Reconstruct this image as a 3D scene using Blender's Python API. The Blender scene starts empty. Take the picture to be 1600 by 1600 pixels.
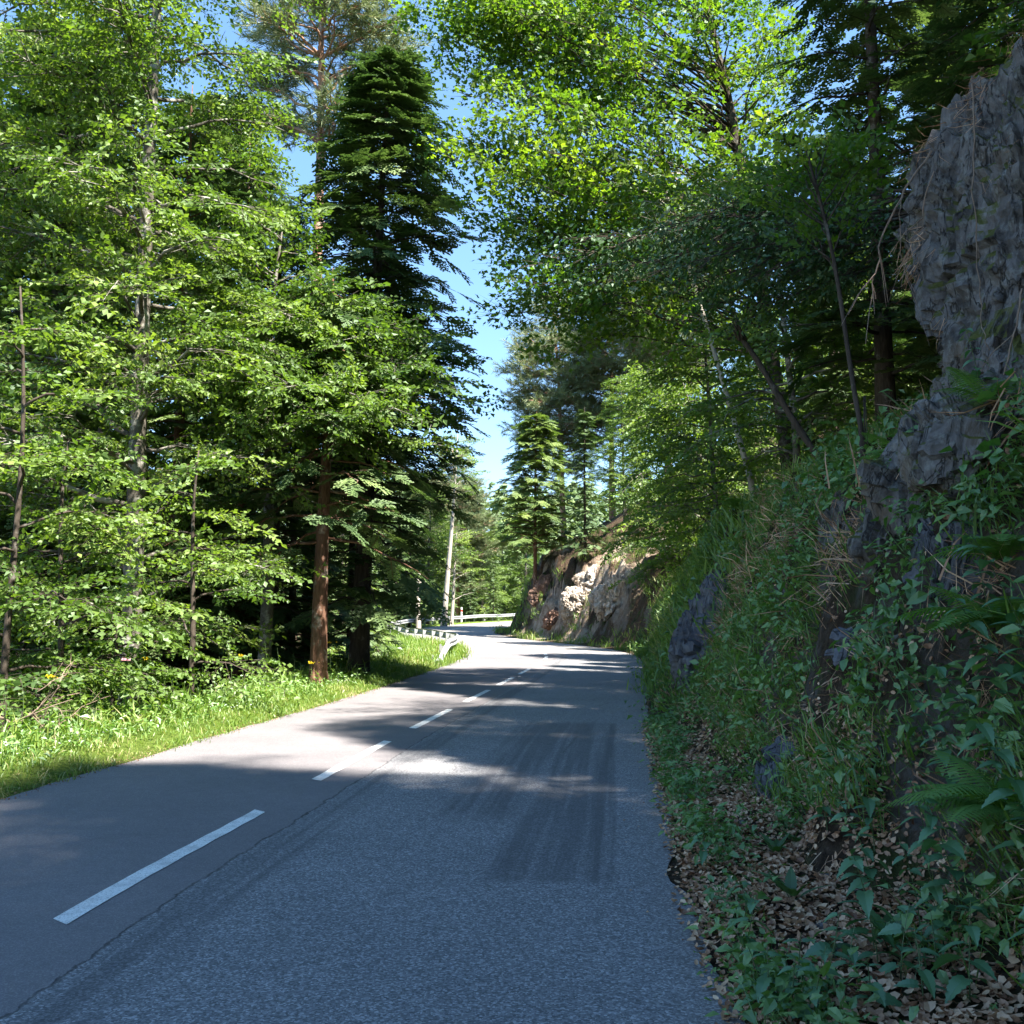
import bpy, math, random
import numpy as np
from mathutils import Vector, Matrix

PI = math.pi
C = bpy.context.scene.collection
scn = bpy.context.scene
# ------------------------------------------------------------------ camera
PITCH = math.atan(165 / 1600)
CAMH = 1.6
cd = bpy.data.cameras.new('camera')
cam = bpy.data.objects.new('camera', cd)
C.objects.link(cam)
cam.location = (0, 0, CAMH)
cam.rotation_euler = (PI / 2 + PITCH, 0, 0)
cd.sensor_fit = 'HORIZONTAL'
cd.sensor_width = 36
cd.lens = 36.0
cd.clip_start = .05
cd.clip_end = 3000
scn.camera = cam
# ------------------------------------------------------------------ world and sun
SUN = Vector((0.58, -0.52, 1.20)).normalized()
SUN_EL = math.asin(SUN.z)
SUN_AZ = math.atan2(SUN.x, SUN.y)
w = bpy.data.worlds.new('World')
scn.world = w
w.use_nodes = True
nt = w.node_tree
sky = nt.nodes.new('ShaderNodeTexSky')
sky.sky_type = 'NISHITA'
sky.sun_disc = False
sky.sun_elevation = SUN_EL
sky.sun_rotation = SUN_AZ
sky.altitude = 2200
sky.air_density = 1.0
sky.dust_density = 0.0
sky.ozone_density = 3.2
bg = nt.nodes['Background']
bg.inputs[1].default_value = 0.145
gam = nt.nodes.new('ShaderNodeGamma')
gam.inputs[1].default_value = .66
hsv = nt.nodes.new('ShaderNodeHueSaturation')
hsv.inputs['Saturation'].default_value = 1.3
hsv.inputs['Value'].default_value = .86
nt.links.new(sky.outputs[0], gam.inputs[0])
nt.links.new(gam.outputs[0], hsv.inputs['Color'])
nt.links.new(hsv.outputs[0], bg.inputs[0])
ld = bpy.data.lights.new('sun', 'SUN')
ld.energy = 4.6
ld.angle = math.radians(1.0)
ld.color = (1.0, .94, .84)
sun = bpy.data.objects.new('sun', ld)
C.objects.link(sun)
sun.location = (20, -10, 60)
sun.rotation_euler = SUN.to_track_quat('Z', 'Y').to_euler()
scn.view_settings.view_transform = 'Standard'
scn.view_settings.look = 'None'
scn.view_settings.exposure = 2.38
scn.view_settings.gamma = 1
scn.view_settings.use_curve_mapping = False
scn.render.engine = 'CYCLES'
cy = scn.cycles
cy.max_bounces = 7
cy.diffuse_bounces = 4
cy.glossy_bounces = 2
cy.transmission_bounces = 4
cy.transparent_max_bounces = 4
cy.volume_bounces = 0
cy.use_denoising = True
cy.caustics_reflective = False
cy.caustics_refractive = False

# ------------------------------------------------------------------ small helpers
def at(u, v, d):
    """point of the place seen at pixel (u,v) of the 1600 px photograph, d metres ahead"""
    x = (u - 800) / 1600
    yy = (800 - v) / 1600
    fy = math.cos(PITCH) - yy * math.sin(PITCH)
    fz = math.sin(PITCH) + yy * math.cos(PITCH)
    t = d / fy
    return np.array((x * t, d, CAMH + fz * t))

def smooth(a, b, x):
    t = np.clip((np.asarray(x, float) - a) / (b - a), 0, 1)
    return t * t * (3 - 2 * t)

def _hash(ix, iy, iz, seed):
    n = (ix.astype(np.int64) * 374761393 + iy.astype(np.int64) * 668265263 +
         iz.astype(np.int64) * 2147483647 + seed * 1274126177) & 0xffffffff
    n = ((n ^ (n >> 13)) * 1274126177) & 0xffffffff
    n = n ^ (n >> 16)
    return (n & 0xffff) / 65535.0

def vnoise(p, scale=1.0, seed=0):
    """value noise -1..1 of points (N,3)"""
    q = np.asarray(p, float) * scale
    i = np.floor(q).astype(np.int64)
    f = q - i
    f = f * f * (3 - 2 * f)
    r = 0
    for dx in (0, 1):
        for dy in (0, 1):
            for dz in (0, 1):
                wgt = (f[:, 0] if dx else 1 - f[:, 0]) * (f[:, 1] if dy else 1 - f[:, 1]) * (f[:, 2] if dz else 1 - f[:, 2])
                r = r + wgt * _hash(i[:, 0] + dx, i[:, 1] + dy, i[:, 2] + dz, seed)
    return r * 2 - 1

def fbm(p, scale=1.0, oct=4, seed=0, gain=.5):
    r = 0
    a = 1
    for k in range(oct):
        r = r + a * vnoise(p, scale * 2 ** k, seed + k * 17)
        a *= gain
    return r

# ------------------------------------------------------------------ tagging
def tag(o, label=None, cat=None, group=None, kind=None):
    if label: o['label'] = label
    if cat: o['category'] = cat
    if group: o['group'] = group
    if kind: o['kind'] = kind
    return o

def thing(name, loc, label, cat, group=None, rz=0):
    o = bpy.data.objects.new(name, None)
    C.objects.link(o)
    o.empty_display_size = .2
    o.location = tuple(float(a) for a in loc)
    o.rotation_euler = (0, 0, rz)
    return tag(o, label, cat, group)

def link_mesh(name, me, parent=None, loc=None, rot=None, scale=None):
    o = bpy.data.objects.new(name, me)
    C.objects.link(o)
    if parent: o.parent = parent
    if loc is not None: o.location = tuple(float(a) for a in loc)
    if rot is not None: o.rotation_euler = rot
    if scale is not None: o.scale = (scale,) * 3 if isinstance(scale, (int, float)) else scale
    return o

def copy_thing(root, loc, rz, scale, label, group=None, cat=None):
    r = root.copy()
    C.objects.link(r)
    r.location = tuple(float(a) for a in loc)
    r.rotation_euler = (0, 0, rz)
    r.scale = (scale,) * 3
    r['label'] = label
    if group: r['group'] = group
    if cat: r['category'] = cat
    for ch in root.children:
        c = ch.copy()
        C.objects.link(c)
        c.parent = r
        for g in ch.children:
            d = g.copy()
            C.objects.link(d)
            d.parent = c
    return r

class MB:
    """collects triangles (numpy) and builds one mesh"""
    def __init__(s):
        s.v, s.f, s.m, s.r, s.n = [], [], [], [], 0

    def add(s, v, f, mat=0, rnd=0.5):
        v = np.asarray(v, np.float32).reshape(-1, 3)
        f = np.asarray(f, np.int32).reshape(-1, 3)
        s.v.append(v)
        s.f.append(f + s.n)
        s.n += len(v)
        s.m.append(np.full(len(f), mat, np.int32) if np.isscalar(mat) else np.asarray(mat, np.int32))
        s.r.append(np.full(len(f), rnd, np.float32) if np.isscalar(rnd) else np.asarray(rnd, np.float32))

    def tube(s, pts, rad, n=6, mat=0, rnd=.5, cap=True):
        pts = np.asarray(pts, float)
        k = len(pts)
        rad = np.broadcast_to(np.asarray(rad, float), (k,))
        t = np.gradient(pts, axis=0)
        t /= np.linalg.norm(t, axis=1)[:, None] + 1e-9
        ref = np.array((0.0, 0, 1)) if abs(t[0][2]) < .9 else np.array((1.0, 0, 0))
        a = np.cross(t, ref)
        a /= np.linalg.norm(a, axis=1)[:, None] + 1e-9
        b = np.cross(t, a)
        ang = np.linspace(0, 2 * PI, n, endpoint=False)
        v = pts[:, None, :] + rad[:, None, None] * (np.cos(ang)[None, :, None] * a[:, None, :] + np.sin(ang)[None, :, None] * b[:, None, :])
        f = []
        for i in range(k - 1):
            for j in range(n):
                p, q = i * n + j, i * n + (j + 1) % n
                f += [(p, p + n, q), (q, p + n, q + n)]
        if cap:
            for j in range(1, n - 1):
                f.append((0, j, j + 1))
                e = (k - 1) * n
                f.append((e, e + j + 1, e + j))
        s.add(v.reshape(-1, 3), f, mat, rnd)

    def box(s, c, size, rz=0, mat=0):
        x, y, z = np.array(size) / 2
        v = np.array([(sx * x, sy * y, sz * z) for sx in (-1, 1) for sy in (-1, 1) for sz in (-1, 1)])
        co, si = math.cos(rz), math.sin(rz)
        v = np.stack([v[:, 0] * co - v[:, 1] * si, v[:, 0] * si + v[:, 1] * co, v[:, 2]], 1) + np.array(c)
        q = [(0, 1, 3, 2), (4, 6, 7, 5), (0, 4, 5, 1), (2, 3, 7, 6), (0, 2, 6, 4), (1, 5, 7, 3)]
        s.add(v, [t for a, b, c_, d in q for t in ((a, b, c_), (a, c_, d))], mat)

    def mesh(s, name, mats, smooth_shade=False):
        me = bpy.data.meshes.new(name)
        if not s.v: return me
        v = np.concatenate(s.v)
        f = np.concatenate(s.f)
        me.vertices.add(len(v))
        me.vertices.foreach_set('co', v.ravel())
        me.loops.add(len(f) * 3)
        me.loops.foreach_set('vertex_index', f.ravel())
        me.polygons.add(len(f))
        me.polygons.foreach_set('loop_start', np.arange(0, len(f) * 3, 3, dtype=np.int32))
        me.polygons.foreach_set('material_index', np.concatenate(s.m))
        at_ = me.attributes.new('rnd', 'FLOAT', 'FACE')
        at_.data.foreach_set('value', np.concatenate(s.r))
        for m in mats: me.materials.append(m)
        me.update(calc_edges=True)
        if smooth_shade:
            me.polygons.foreach_set('use_smooth', np.ones(len(f), bool))
        else:
            me.polygons.foreach_set('use_smooth', np.zeros(len(f), bool))
        return me

    def build(s, name, mats, parent=None, smooth_shade=False, **k):
        return link_mesh(name, s.mesh(name, mats, smooth_shade), parent, **k)

def bake(mb, T, pos, F, U, scale, mat=0, rnd=None, S=None):
    """place copies of template T=(verts,faces,mats,rnd) with frames (F forward=+x, U up=+z)"""
    tv, tf, tm, tr = T
    pos = np.asarray(pos, float).reshape(-1, 3)
    n = len(pos)
    if n == 0: return
    F = F / (np.linalg.norm(F, axis=1)[:, None] + 1e-9)
    S = np.cross(U, F)
    S /= np.linalg.norm(S, axis=1)[:, None] + 1e-9
    U = np.cross(F, S)
    R = np.stack([F, S, U], 2)          # columns
    v = np.einsum('nij,kj->nki', R, tv) * np.asarray(scale, float).reshape(-1, 1, 1) + pos[:, None, :]
    k = len(tv)
    f = tf[None] + (np.arange(n) * k)[:, None, None]
    if rnd is None: rnd = np.full(n, .5)
    r = np.clip(rnd[:, None] + tr[None], 0, 1)
    mb.add(v.reshape(-1, 3), f.reshape(-1, 3), np.tile(tm, n), r.ravel())

# ------------------------------------------------------------------ materials
class NT:
    def __init__(s, name):
        s.m = bpy.data.materials.new(name)
        s.m.use_nodes = True
        s.t = s.m.node_tree
        s.t.nodes.clear()
        s.out = s.t.nodes.new('ShaderNodeOutputMaterial')

    def n(s, typ, _p=None, **inp):
        nd = s.t.nodes.new(typ)
        for k, v in (_p or {}).items(): setattr(nd, k, v)
        for k, v in inp.items():
            key = int(k[1:]) if k[0] == 'i' and k[1:].isdigit() else k.replace('_', ' ')
            if isinstance(v, bpy.types.NodeSocket): s.t.links.new(v, nd.inputs[key])
            else: nd.inputs[key].default_value = v
        return nd

    def ramp(s, fac, stops, interp='LINEAR'):
        nd = s.t.nodes.new('ShaderNodeValToRGB')
        nd.color_ramp.interpolation = interp
        el = nd.color_ramp.elements
        while len(el) < len(stops): el.new(.5)
        for e, (p, c) in zip(el, stops):
            e.position = p
            e.color = (*c, 1) if len(c) == 3 else c
        s.t.links.new(fac, nd.inputs[0])
        return nd.outputs[0]

    def math(s, op, a, b=0.0, clamp=False):
        nd = s.n('ShaderNodeMath', {'operation': op, 'use_clamp': clamp}, i0=a, i1=b)
        return nd.outputs[0]

    def mix(s, fac, a, b, mode='MIX'):
        nd = s.t.nodes.new('ShaderNodeMix')
        nd.data_type = 'RGBA'
        nd.blend_type = mode
        for key, v in ((0, fac), (6, a), (7, b)):
            if isinstance(v, bpy.types.NodeSocket): s.t.links.new(v, nd.inputs[key])
            else: nd.inputs[key].default_value = v if key == 0 else (*v, 1)
        return nd.outputs[2]

    def noise(s, vec, scale, detail=4, rough=.55, dist=0):
        return s.n('ShaderNodeTexNoise', None, Vector=vec, Scale=scale, Detail=detail, Roughness=rough, Distortion=dist).outputs[0]

    def surf(s, sock):
        s.t.links.new(sock, s.out.inputs[0])
        return s.m

    def pbr(s, col, rough=.9, spec=.2, bump=None, bstr=.5, bdist=.02, metal=0):
        p = s.n('ShaderNodeBsdfPrincipled')
        for key, v in (('Base Color', col), ('Roughness', rough), ('Specular IOR Level', spec), ('Metallic', metal)):
            if isinstance(v, bpy.types.NodeSocket): s.t.links.new(v, p.inputs[key])
            else: p.inputs[key].default_value = (*v, 1) if key == 'Base Color' else v
        if bump is not None:
            b = s.n('ShaderNodeBump', None, Height=bump, Strength=bstr, Distance=bdist)
            s.t.links.new(b.outputs[0], p.inputs['Normal'])
        return s.surf(p.outputs[0])

def leaf_mat(name, cols, trans, tw=.42, gloss=.035, rough=.42):
    """cols: ramp stops over rnd, trans: tint multiplier for the light let through"""
    t = NT(name)
    a = t.n('ShaderNodeAttribute', {'attribute_name': 'rnd'})
    oi = t.n('ShaderNodeObjectInfo')
    f = t.math('ADD', a.outputs['Fac'], t.math('MULTIPLY', t.math('SUBTRACT', oi.outputs['Random'], .5), .22), True)
    c = t.ramp(f, cols)
    d = t.n('ShaderNodeBsdfDiffuse', None, Color=c)
    tc = t.mix(1.0, c, trans, 'MULTIPLY')
    tr = t.n('ShaderNodeBsdfTranslucent', None, Color=tc)
    g = t.n('ShaderNodeBsdfGlossy', None, Color=(.8, .9, .85, 1), Roughness=rough + .12)
    m1 = t.n('ShaderNodeMixShader', None, i0=tw, i1=d.outputs[0], i2=tr.outputs[0])
    m2 = t.n('ShaderNodeMixShader', None, i0=gloss, i1=m1.outputs[0], i2=g.outputs[0])
    return t.surf(m2.outputs[0])

M = {}
M['beech'] = leaf_mat('beech_leaf', [(0, (.045, .095, .018)), (.5, (.11, .185, .03)), (1, (.23, .31, .065))], (1.5, 1.6, .6), .42)
M['maple'] = leaf_mat('maple_leaf', [(0, (.035, .085, .014)), (.5, (.085, .165, .02)), (1, (.20, .28, .035))], (1.8, 1.9, .6), .5)
M['gloss'] = leaf_mat('dark_broad_leaf', [(0, (.025, .065, .018)), (1, (.06, .13, .03))], (1.4, 1.6, .7), .3, .06, .5)
M['lightfir'] = leaf_mat('light_needle', [(0, (.07, .12, .03)), (.6, (.14, .20, .05)), (1, (.22, .28, .08))], (1.2, 1.4, .7), .3, .04, .45)
M['fir'] = leaf_mat('fir_needle', [(0, (.035, .07, .025)), (.6, (.09, .145, .045)), (1, (.17, .23, .075))], (1.1, 1.3, .7), .22, .04, .45)
M['pine'] = leaf_mat('pine_needle', [(0, (.10, .14, .06)), (.6, (.18, .22, .10)), (1, (.26, .29, .14))], (1.1, 1.2, .8), .25, .05, .45)
M['grass'] = leaf_mat('grass_blade', [(0, (.06, .12, .02)), (.55, (.15, .25, .03)), (.85, (.24, .31, .06)), (1, (.38, .34, .16))], (1.4, 1.5, .7), .4, .05, .4)
M['herb'] = leaf_mat('herb_leaf', [(0, (.04, .10, .022)), (.6, (.10, .20, .038)), (1, (.17, .28, .06))], (1.3, 1.6, .7), .3, .08, .4)
M['nettle'] = leaf_mat('nettle_leaf', [(0, (.045, .13, .05)), (1, (.085, .20, .075))], (1.3, 1.6, .6), .25, .09, .45)
M['fern'] = leaf_mat('fern_leaf', [(0, (.08, .18, .03)), (1, (.15, .28, .05))], (1.3, 1.5, .6), .35, .05, .45)
M['dead'] = leaf_mat('dead_leaf', [(0, (.15, .055, .025)), (.45, (.38, .20, .11)), (1, (.68, .46, .29))], (1, .8, .6), .12, .05, .5)
M['petal_y'] = leaf_mat('yellow_petal', [(0, (.6, .45, .02)), (1, (.75, .6, .03))], (1, 1, .5), .3, .02)
M['petal_w'] = leaf_mat('white_petal', [(0, (.6, .6, .62)), (1, (.75, .75, .78))], (1, 1, 1), .3, .02)
M['petal_p'] = leaf_mat('pink_petal', [(0, (.6, .2, .3)), (1, (.75, .45, .5))], (1, 1, 1), .3, .02)

def bark(name, c0, c1, c2=None, scale=6, lich=.0, stretch=.18):
    t = NT(name)
    tc = t.n('ShaderNodeTexCoord').outputs['Object']
    mp = t.n('ShaderNodeMapping', None, Vector=tc, Scale=(1, 1, stretch)).outputs[0]
    n1 = t.noise(mp, scale * 2.2, 6, .65, .4)
    n2 = t.noise(tc, scale * .5, 4, .6)
    c = t.ramp(n1, [(.3, c0), (.7, c1)])
    if c2 is not None:
        c = t.mix(t.ramp(n2, [(.52 - lich, (0, 0, 0)), (.60 - lich, (1, 1, 1))]), c, c2)
    return t.pbr(c, .92, .15, n1, .9, .03)

M['bark_beech'] = bark('beech_bark', (.07, .06, .048), (.17, .155, .13), (.34, .33, .29), 5, .0, .7)
M['bark_dark'] = bark('dark_bark', (.035, .028, .022), (.10, .08, .065), (.16, .15, .13), 7, -.05)
M['bark_red'] = bark('reddish_bark', (.07, .035, .022), (.22, .12, .08), (.25, .20, .16), 7, -.03)
M['bark_pine'] = bark('pine_bark', (.22, .11, .07), (.46, .28, .19), (.40, .34, .28), 6, -.05, .3)
M['bark_pale'] = bark('pale_bark', (.28, .25, .21), (.50, .46, .40), None, 6)
M['twig'] = bark('dry_twig', (.16, .11, .08), (.34, .26, .2), None, 12)
M['stem'] = leaf_mat('green_stem', [(0, (.05, .09, .03)), (1, (.10, .15, .05))], (1, 1, 1), .1, .05)

def rock_mat(name, cols, moss=.0, warm=(.20, .12, .06), lichen=(.40, .42, .40), sc=1.0):
    t = NT(name)
    tc = t.n('ShaderNodeTexCoord').outputs['Object']
    mp = t.n('ShaderNodeMapping', None, Vector=tc, Rotation=(.3, .25, .3), Scale=(1.9, 1.5, .75)).outputs[0]
    n1 = t.noise(mp, 2.2 * sc, 8, .62, .6)
    n2 = t.noise(tc, 9 * sc, 6, .7, .2)
    n3 = t.noise(tc, 1.1 * sc, 3, .5)
    mp2 = t.n('ShaderNodeMapping', None, Vector=tc, Rotation=(.15, .3, .2), Scale=(2.2, 1.6, .6)).outputs[0]
    vo = t.math('ABSOLUTE', t.math('SUBTRACT', t.noise(mp2, 1.5 * sc, 7, .6, 1.2), .5))
    crack = t.ramp(vo, [(0, (0, 0, 0)), (.012, (1, 1, 1))])
    c = t.ramp(n1, cols)
    c = t.mix(t.ramp(n2, [(.5, (0, 0, 0)), (.72, (.6, .6, .6))]), c, lichen)
    c = t.mix(t.ramp(n3, [(.55, (0, 0, 0)), (.68, (.55, .55, .55))]), c, warm)
    c = t.mix(t.ramp(crack, [(0, (.75, .75, .75)), (1, (0, 0, 0))]), c, (.03, .027, .022))
    if moss > 0:
        g = t.n('ShaderNodeNewGeometry')
        nz = t.n('ShaderNodeSeparateXYZ', None, Vector=g.outputs['Normal']).outputs[2]
        n4 = t.noise(tc, 2.3, 5, .6)
        mk = t.math('ADD', t.math('MULTIPLY', nz, .35), n4)
        c = t.mix(t.ramp(mk, [(.82 - moss, (0, 0, 0)), (.90 - moss, (1, 1, 1))]), c, (.07, .075, .015))
    h = t.math('ADD', t.math('MULTIPLY', n1, .6), t.math('ADD', t.math('MULTIPLY', n2, .25), t.math('MULTIPLY', crack, .25)))
    return t.pbr(c, .85, .25, h, 1.0, .10 / sc)

M['rock'] = rock_mat('grey_schist', [(.32, (.025, .022, .02)), (.44, (.075, .068, .062)), (.54, (.14, .13, .125)), (.62, (.075, .06, .045)), (.74, (.30, .29, .27))], .14, (.12, .08, .045), (.26, .27, .25), 1.3)
M['rock_dark'] = rock_mat('dark_schist', [(.3, (.05, .05, .058)), (.55, (.11, .11, .125)), (.75, (.17, .17, .18))], .0, (.10, .08, .05), (.16, .17, .18))
M['rock_pale'] = rock_mat('pale_rock', [(.3, (.24, .19, .15)), (.5, (.42, .36, .30)), (.7, (.56, .50, .44))], .0, (.36, .24, .14), (.55, .52, .48), .6)
M['rock_brown'] = rock_mat('brown_rock', [(.3, (.10, .06, .045)), (.5, (.20, .12, .09)), (.7, (.30, .19, .14))], .0, (.22, .12, .07), (.30, .24, .2), .8)

def steel():
    t = NT('galvanised_steel')
    tc = t.n('ShaderNodeTexCoord').outputs['Object']
    n = t.noise(tc, 3, 5, .6)
    return t.pbr(t.ramp(n, [(.3, (.32, .33, .34)), (.7, (.48, .49, .50))]), .5, .5, None, metal=.35)
M['steel'] = steel()
def plain(name, col, rough=.6):
    t = NT(name)
    tc = t.n('ShaderNodeTexCoord').outputs['Object']
    n = t.noise(tc, 14, 4, .6)
    return t.pbr(t.mix(n, tuple(a * .8 for a in col), col), rough, .3)
M['red'] = plain('red_paint', (.55, .06, .04))
M['white'] = plain('white_paint', (.78, .78, .76))

# ------------------------------------------------------------------ road axis and terrain
CP = np.array([(-2.75, -14), (-2.70, -6), (-2.58, 1), (-2.39, 5.6), (-2.09, 8.75), (-1.61, 13.6), (-1.07, 18.3), (-.44, 23.7), (.39, 31), (1.08, 37),
      (1.38, 41.5), (1.2, 46.5), (.3, 51), (-1.1, 55.5), (-2.9, 61), (-4.2, 67.5), (-4.75, 73), (-4.6, 79), (-3.6, 86), (-1.4, 94),
      (2.4, 103), (8, 111), (16, 118), (28, 124), (44, 128)], float)
def catmull(P, n=12):
    out = []
    Q = np.vstack([2 * P[0] - P[1], P, 2 * P[-1] - P[-2]])
    for i in range(1, len(Q) - 2):
        for t in np.linspace(0, 1, n, endpoint=False):
            a, b, c, d = Q[i - 1], Q[i], Q[i + 1], Q[i + 2]
            out.append(.5 * ((2 * b) + (-a + c) * t + (2 * a - 5 * b + 4 * c - d) * t ** 2 + (-a + 3 * b - 3 * c + d) * t ** 3))
    out.append(P[-1])
    return np.array(out)
_r = catmull(CP)
_l = np.concatenate([[0], np.cumsum(np.linalg.norm(np.diff(_r, axis=0), axis=1))])
TL = np.arange(0, _l[-1], .5)
AX = np.stack([np.interp(TL, _l, _r[:, 0]), np.interp(TL, _l, _r[:, 1])], 1)
AT = np.gradient(AX, axis=0)
AT /= np.linalg.norm(AT, axis=1)[:, None]
AN = np.stack([AT[:, 1], -AT[:, 0]], 1)       # to the right
def wR(y): return np.interp(y, [0, 5, 20, 37, 50], [3.3, 3.38, 3.42, 3.6, 3.5])
def wL(y): return np.interp(y, [0, 10, 20, 32, 42], [2.45, 2.5, 2.5, 2.9, 3.3])
def zroad(y):
    y = np.asarray(y, float)
    return np.where(y > 30, .5 * (np.clip(y - 30, 0, 90) / 40) ** 1.5, 0)

def road_st(x, y):
    """signed distance right of the axis, and along it"""
    x = np.asarray(x, float).ravel(); y = np.asarray(y, float).ravel()
    s = np.empty(len(x)); t = np.empty(len(x)); k_ = np.empty(len(x), int)
    for a in range(0, len(x), 20000):
        dx = x[a:a + 20000, None] - AX[None, :, 0]
        dy = y[a:a + 20000, None] - AX[None, :, 1]
        d2 = dx * dx + dy * dy
        k = d2.argmin(1)
        r = np.arange(len(k))
        along = dx[r, k] * AT[k, 0] + dy[r, k] * AT[k, 1]
        side = dx[r, k] * AN[k, 0] + dy[r, k] * AN[k, 1]
        dist = np.sqrt(np.maximum(d2[r, k] - np.where(abs(along) < .3, along ** 2, 0), 0))
        s[a:a + 20000] = np.where(side >= 0, dist, -dist)
        t[a:a + 20000] = TL[k] + np.clip(along, -.3, .3)
        k_[a:a + 20000] = k
    return s, t, k_

def ground(x, y, detail=True):
    x = np.atleast_1d(np.asarray(x, float)); y = np.atleast_1d(np.asarray(y, float))
    s, t, k = road_st(x, y)
    ya = AX[k, 1]
    zr = zroad(ya)
    p = np.stack([x, y, np.zeros_like(x)], 1)
    # right bank
    e = s - wR(ya)
    w0 = np.interp(ya, [0, 4, 6, 8, 11, 14, 20, 40, 48, 90], [1.5, 1.15, .95, .8, .6, .45, .35, .5, 1.0, 1.2])
    H = np.interp(ya, [-10, 4, 9, 15, 22, 28, 33, 38, 44, 50, 60, 72, 85, 110], [3.5, 2.6, 2.8, 3.1, 3.3, 3.0, 2.5, 2.4, 2.6, 3.6, 4.6, 4.8, 4.5, 4])
    L = np.interp(ya, [-10, 4, 9, 15, 22, 30, 40, 50, 60, 80], [1.8, 1.25, 1.15, 1.5, 1.3, 1.0, 1.4, 1.8, 2.0, 2.2])
    nz = fbm(p, .9, 3, 5) if detail else 0
    u = (e - w0 + .16 * nz) / L
    face = H * (smooth(0, 1, u) * .35 + np.clip(u, 0, 1) * .65)
    up = np.clip(e - w0 - L, 0, None)
    slope = np.interp(ya, [4, 12, 20], [.42, .5, .62]) * up
    slope = np.where(slope > 16, 16 + (slope - 16) * .25, slope)
    slope = np.minimum(slope, 26)
    zR = zr + np.clip(e, 0, 1) * .10 + face + slope
    if detail:
        rough = smooth(.1, .6, u) * (1 - smooth(2.2, 4, u)) * .5 + .12 * smooth(0, .6, e)
        zR = zR + rough * (.32 * fbm(p, 1.7, 3, 9) + .12 * fbm(p, 6, 2, 31))
        q3 = np.stack([x, y, zR], 1)
        ph = zR * (2 * PI / .62) + 2.2 * fbm(q3, .8, 3, 55)
        zR = zR + smooth(.05, .4, u) * (1 - smooth(1.2, 1.8, u)) * .11 * np.sin(ph) * (.5 + .5 * np.clip(fbm(q3, 1.1, 2, 3) + .6, 0, 1))
        farr = smooth(47, 52, ya) * (1 - smooth(84, 90, ya)) * smooth(-.1, .5, u) * (1 - smooth(2.0, 3.0, u))
        cellz = np.floor(q3 * (1.3, 1.3, 1.0) + .7 * fbm(q3, .7, 2, 13)[:, None]).astype(np.int64)
        zR = zR + farr * (.55 * fbm(q3, .9, 3, 21) + .45 * (_hash(cellz[:, 0], cellz[:, 1], cellz[:, 2], 5) - .5))
    # left verge
    g = -s - wL(ya)
    wv = np.interp(ya, [-10, 5, 12, 20, 30, 38, 46, 60, 70, 90], [1.7, 1.8, 1.9, 2.0, 2.6, 4.0, 5.0, 3.5, 1.6, 1.5])
    vz = .12 * smooth(0, .5, g) - .04 * g.clip(0, 3)
    drop = np.clip(g - wv, 0, None)
    zL = zr + vz - np.minimum(.42 * drop, 6) - .02 * np.clip(drop - 14, 0, 60)
    if detail: zL = zL + .10 * smooth(.2, 1.5, g) * fbm(p, .8, 3, 77)
    z = np.where(s >= 0, np.where(e > 0, zR, zr), np.where(g > 0, zL, zr))
    onroad = (e <= .02) & (g <= .02)
    z = np.where(onroad, zr - .012 - .09 * smooth(.25, .6, np.minimum(-e, -g)), z)
    # far country
    far = np.hypot(x, y)
    z = z + smooth(140, 420, far) * smooth(100, 300, y) * 38 * (1 + .25 * vnoise(p, .008, 3)) * (1 - .75 * smooth(-40, -260, x)) 
    return z

def hit(u, v, d0=3.0, d1=90.0):
    """where the view ray through (u,v) meets the ground"""
    d = np.concatenate([np.arange(d0, 20, .04), np.arange(20, d1, .15)])
    p = at(u, v, 1.0) - np.array((0, 0, CAMH))
    q = p[None] * d[:, None] + np.array((0, 0, CAMH))
    g_ = ground(q[:, 0], q[:, 1])
    k = np.argmax(q[:, 2] <= g_)
    return q[k]

def gz(x, y): return float(ground(np.array([x]), np.array([y]))[0])

def gnormal(x, y):
    h = .06
    dx = (ground(x + h, y) - ground(x - h, y)) / (2 * h)
    dy = (ground(x, y + h) - ground(x, y - h)) / (2 * h)
    n = np.stack([-dx, -dy, np.ones_like(dx)], 1)
    return n / np.linalg.norm(n, axis=1)[:, None]

def axis_steps(segs):
    out = []
    for a, b, st in segs:
        out.append(np.arange(a, b, st))
    out.append([segs[-1][1]])
    return np.concatenate(out)
gx = axis_steps([(-620, -120, 40), (-120, -30, 6), (-30, -9, .9), (-9, -4, .35), (-4, .6, .22), (.6, 6.5, .12), (6.5, 12, .3), (12, 40, 1.5), (40, 130, 8), (130, 620, 40)])
gy = axis_steps([(-60, -6, 3), (-6, 2.5, .5), (2.5, 16, .14), (16, 30, .25), (30, 48, .5), (48, 76, .28), (76, 90, .6), (90, 140, 1.2), (140, 900, 20)])
XX, YY = np.meshgrid(gx, gy, indexing='ij')
ZZ = ground(XX.ravel(), YY.ravel())
gv = np.stack([XX.ravel(), YY.ravel(), ZZ], 1)
ni, nj = XX.shape
I, J = np.meshgrid(np.arange(ni - 1), np.arange(nj - 1), indexing='ij')
a_ = (I * nj + J).ravel()
gf = np.concatenate([np.stack([a_, a_ + nj, a_ + nj + 1], 1), np.stack([a_, a_ + nj + 1, a_ + 1], 1)])

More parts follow.
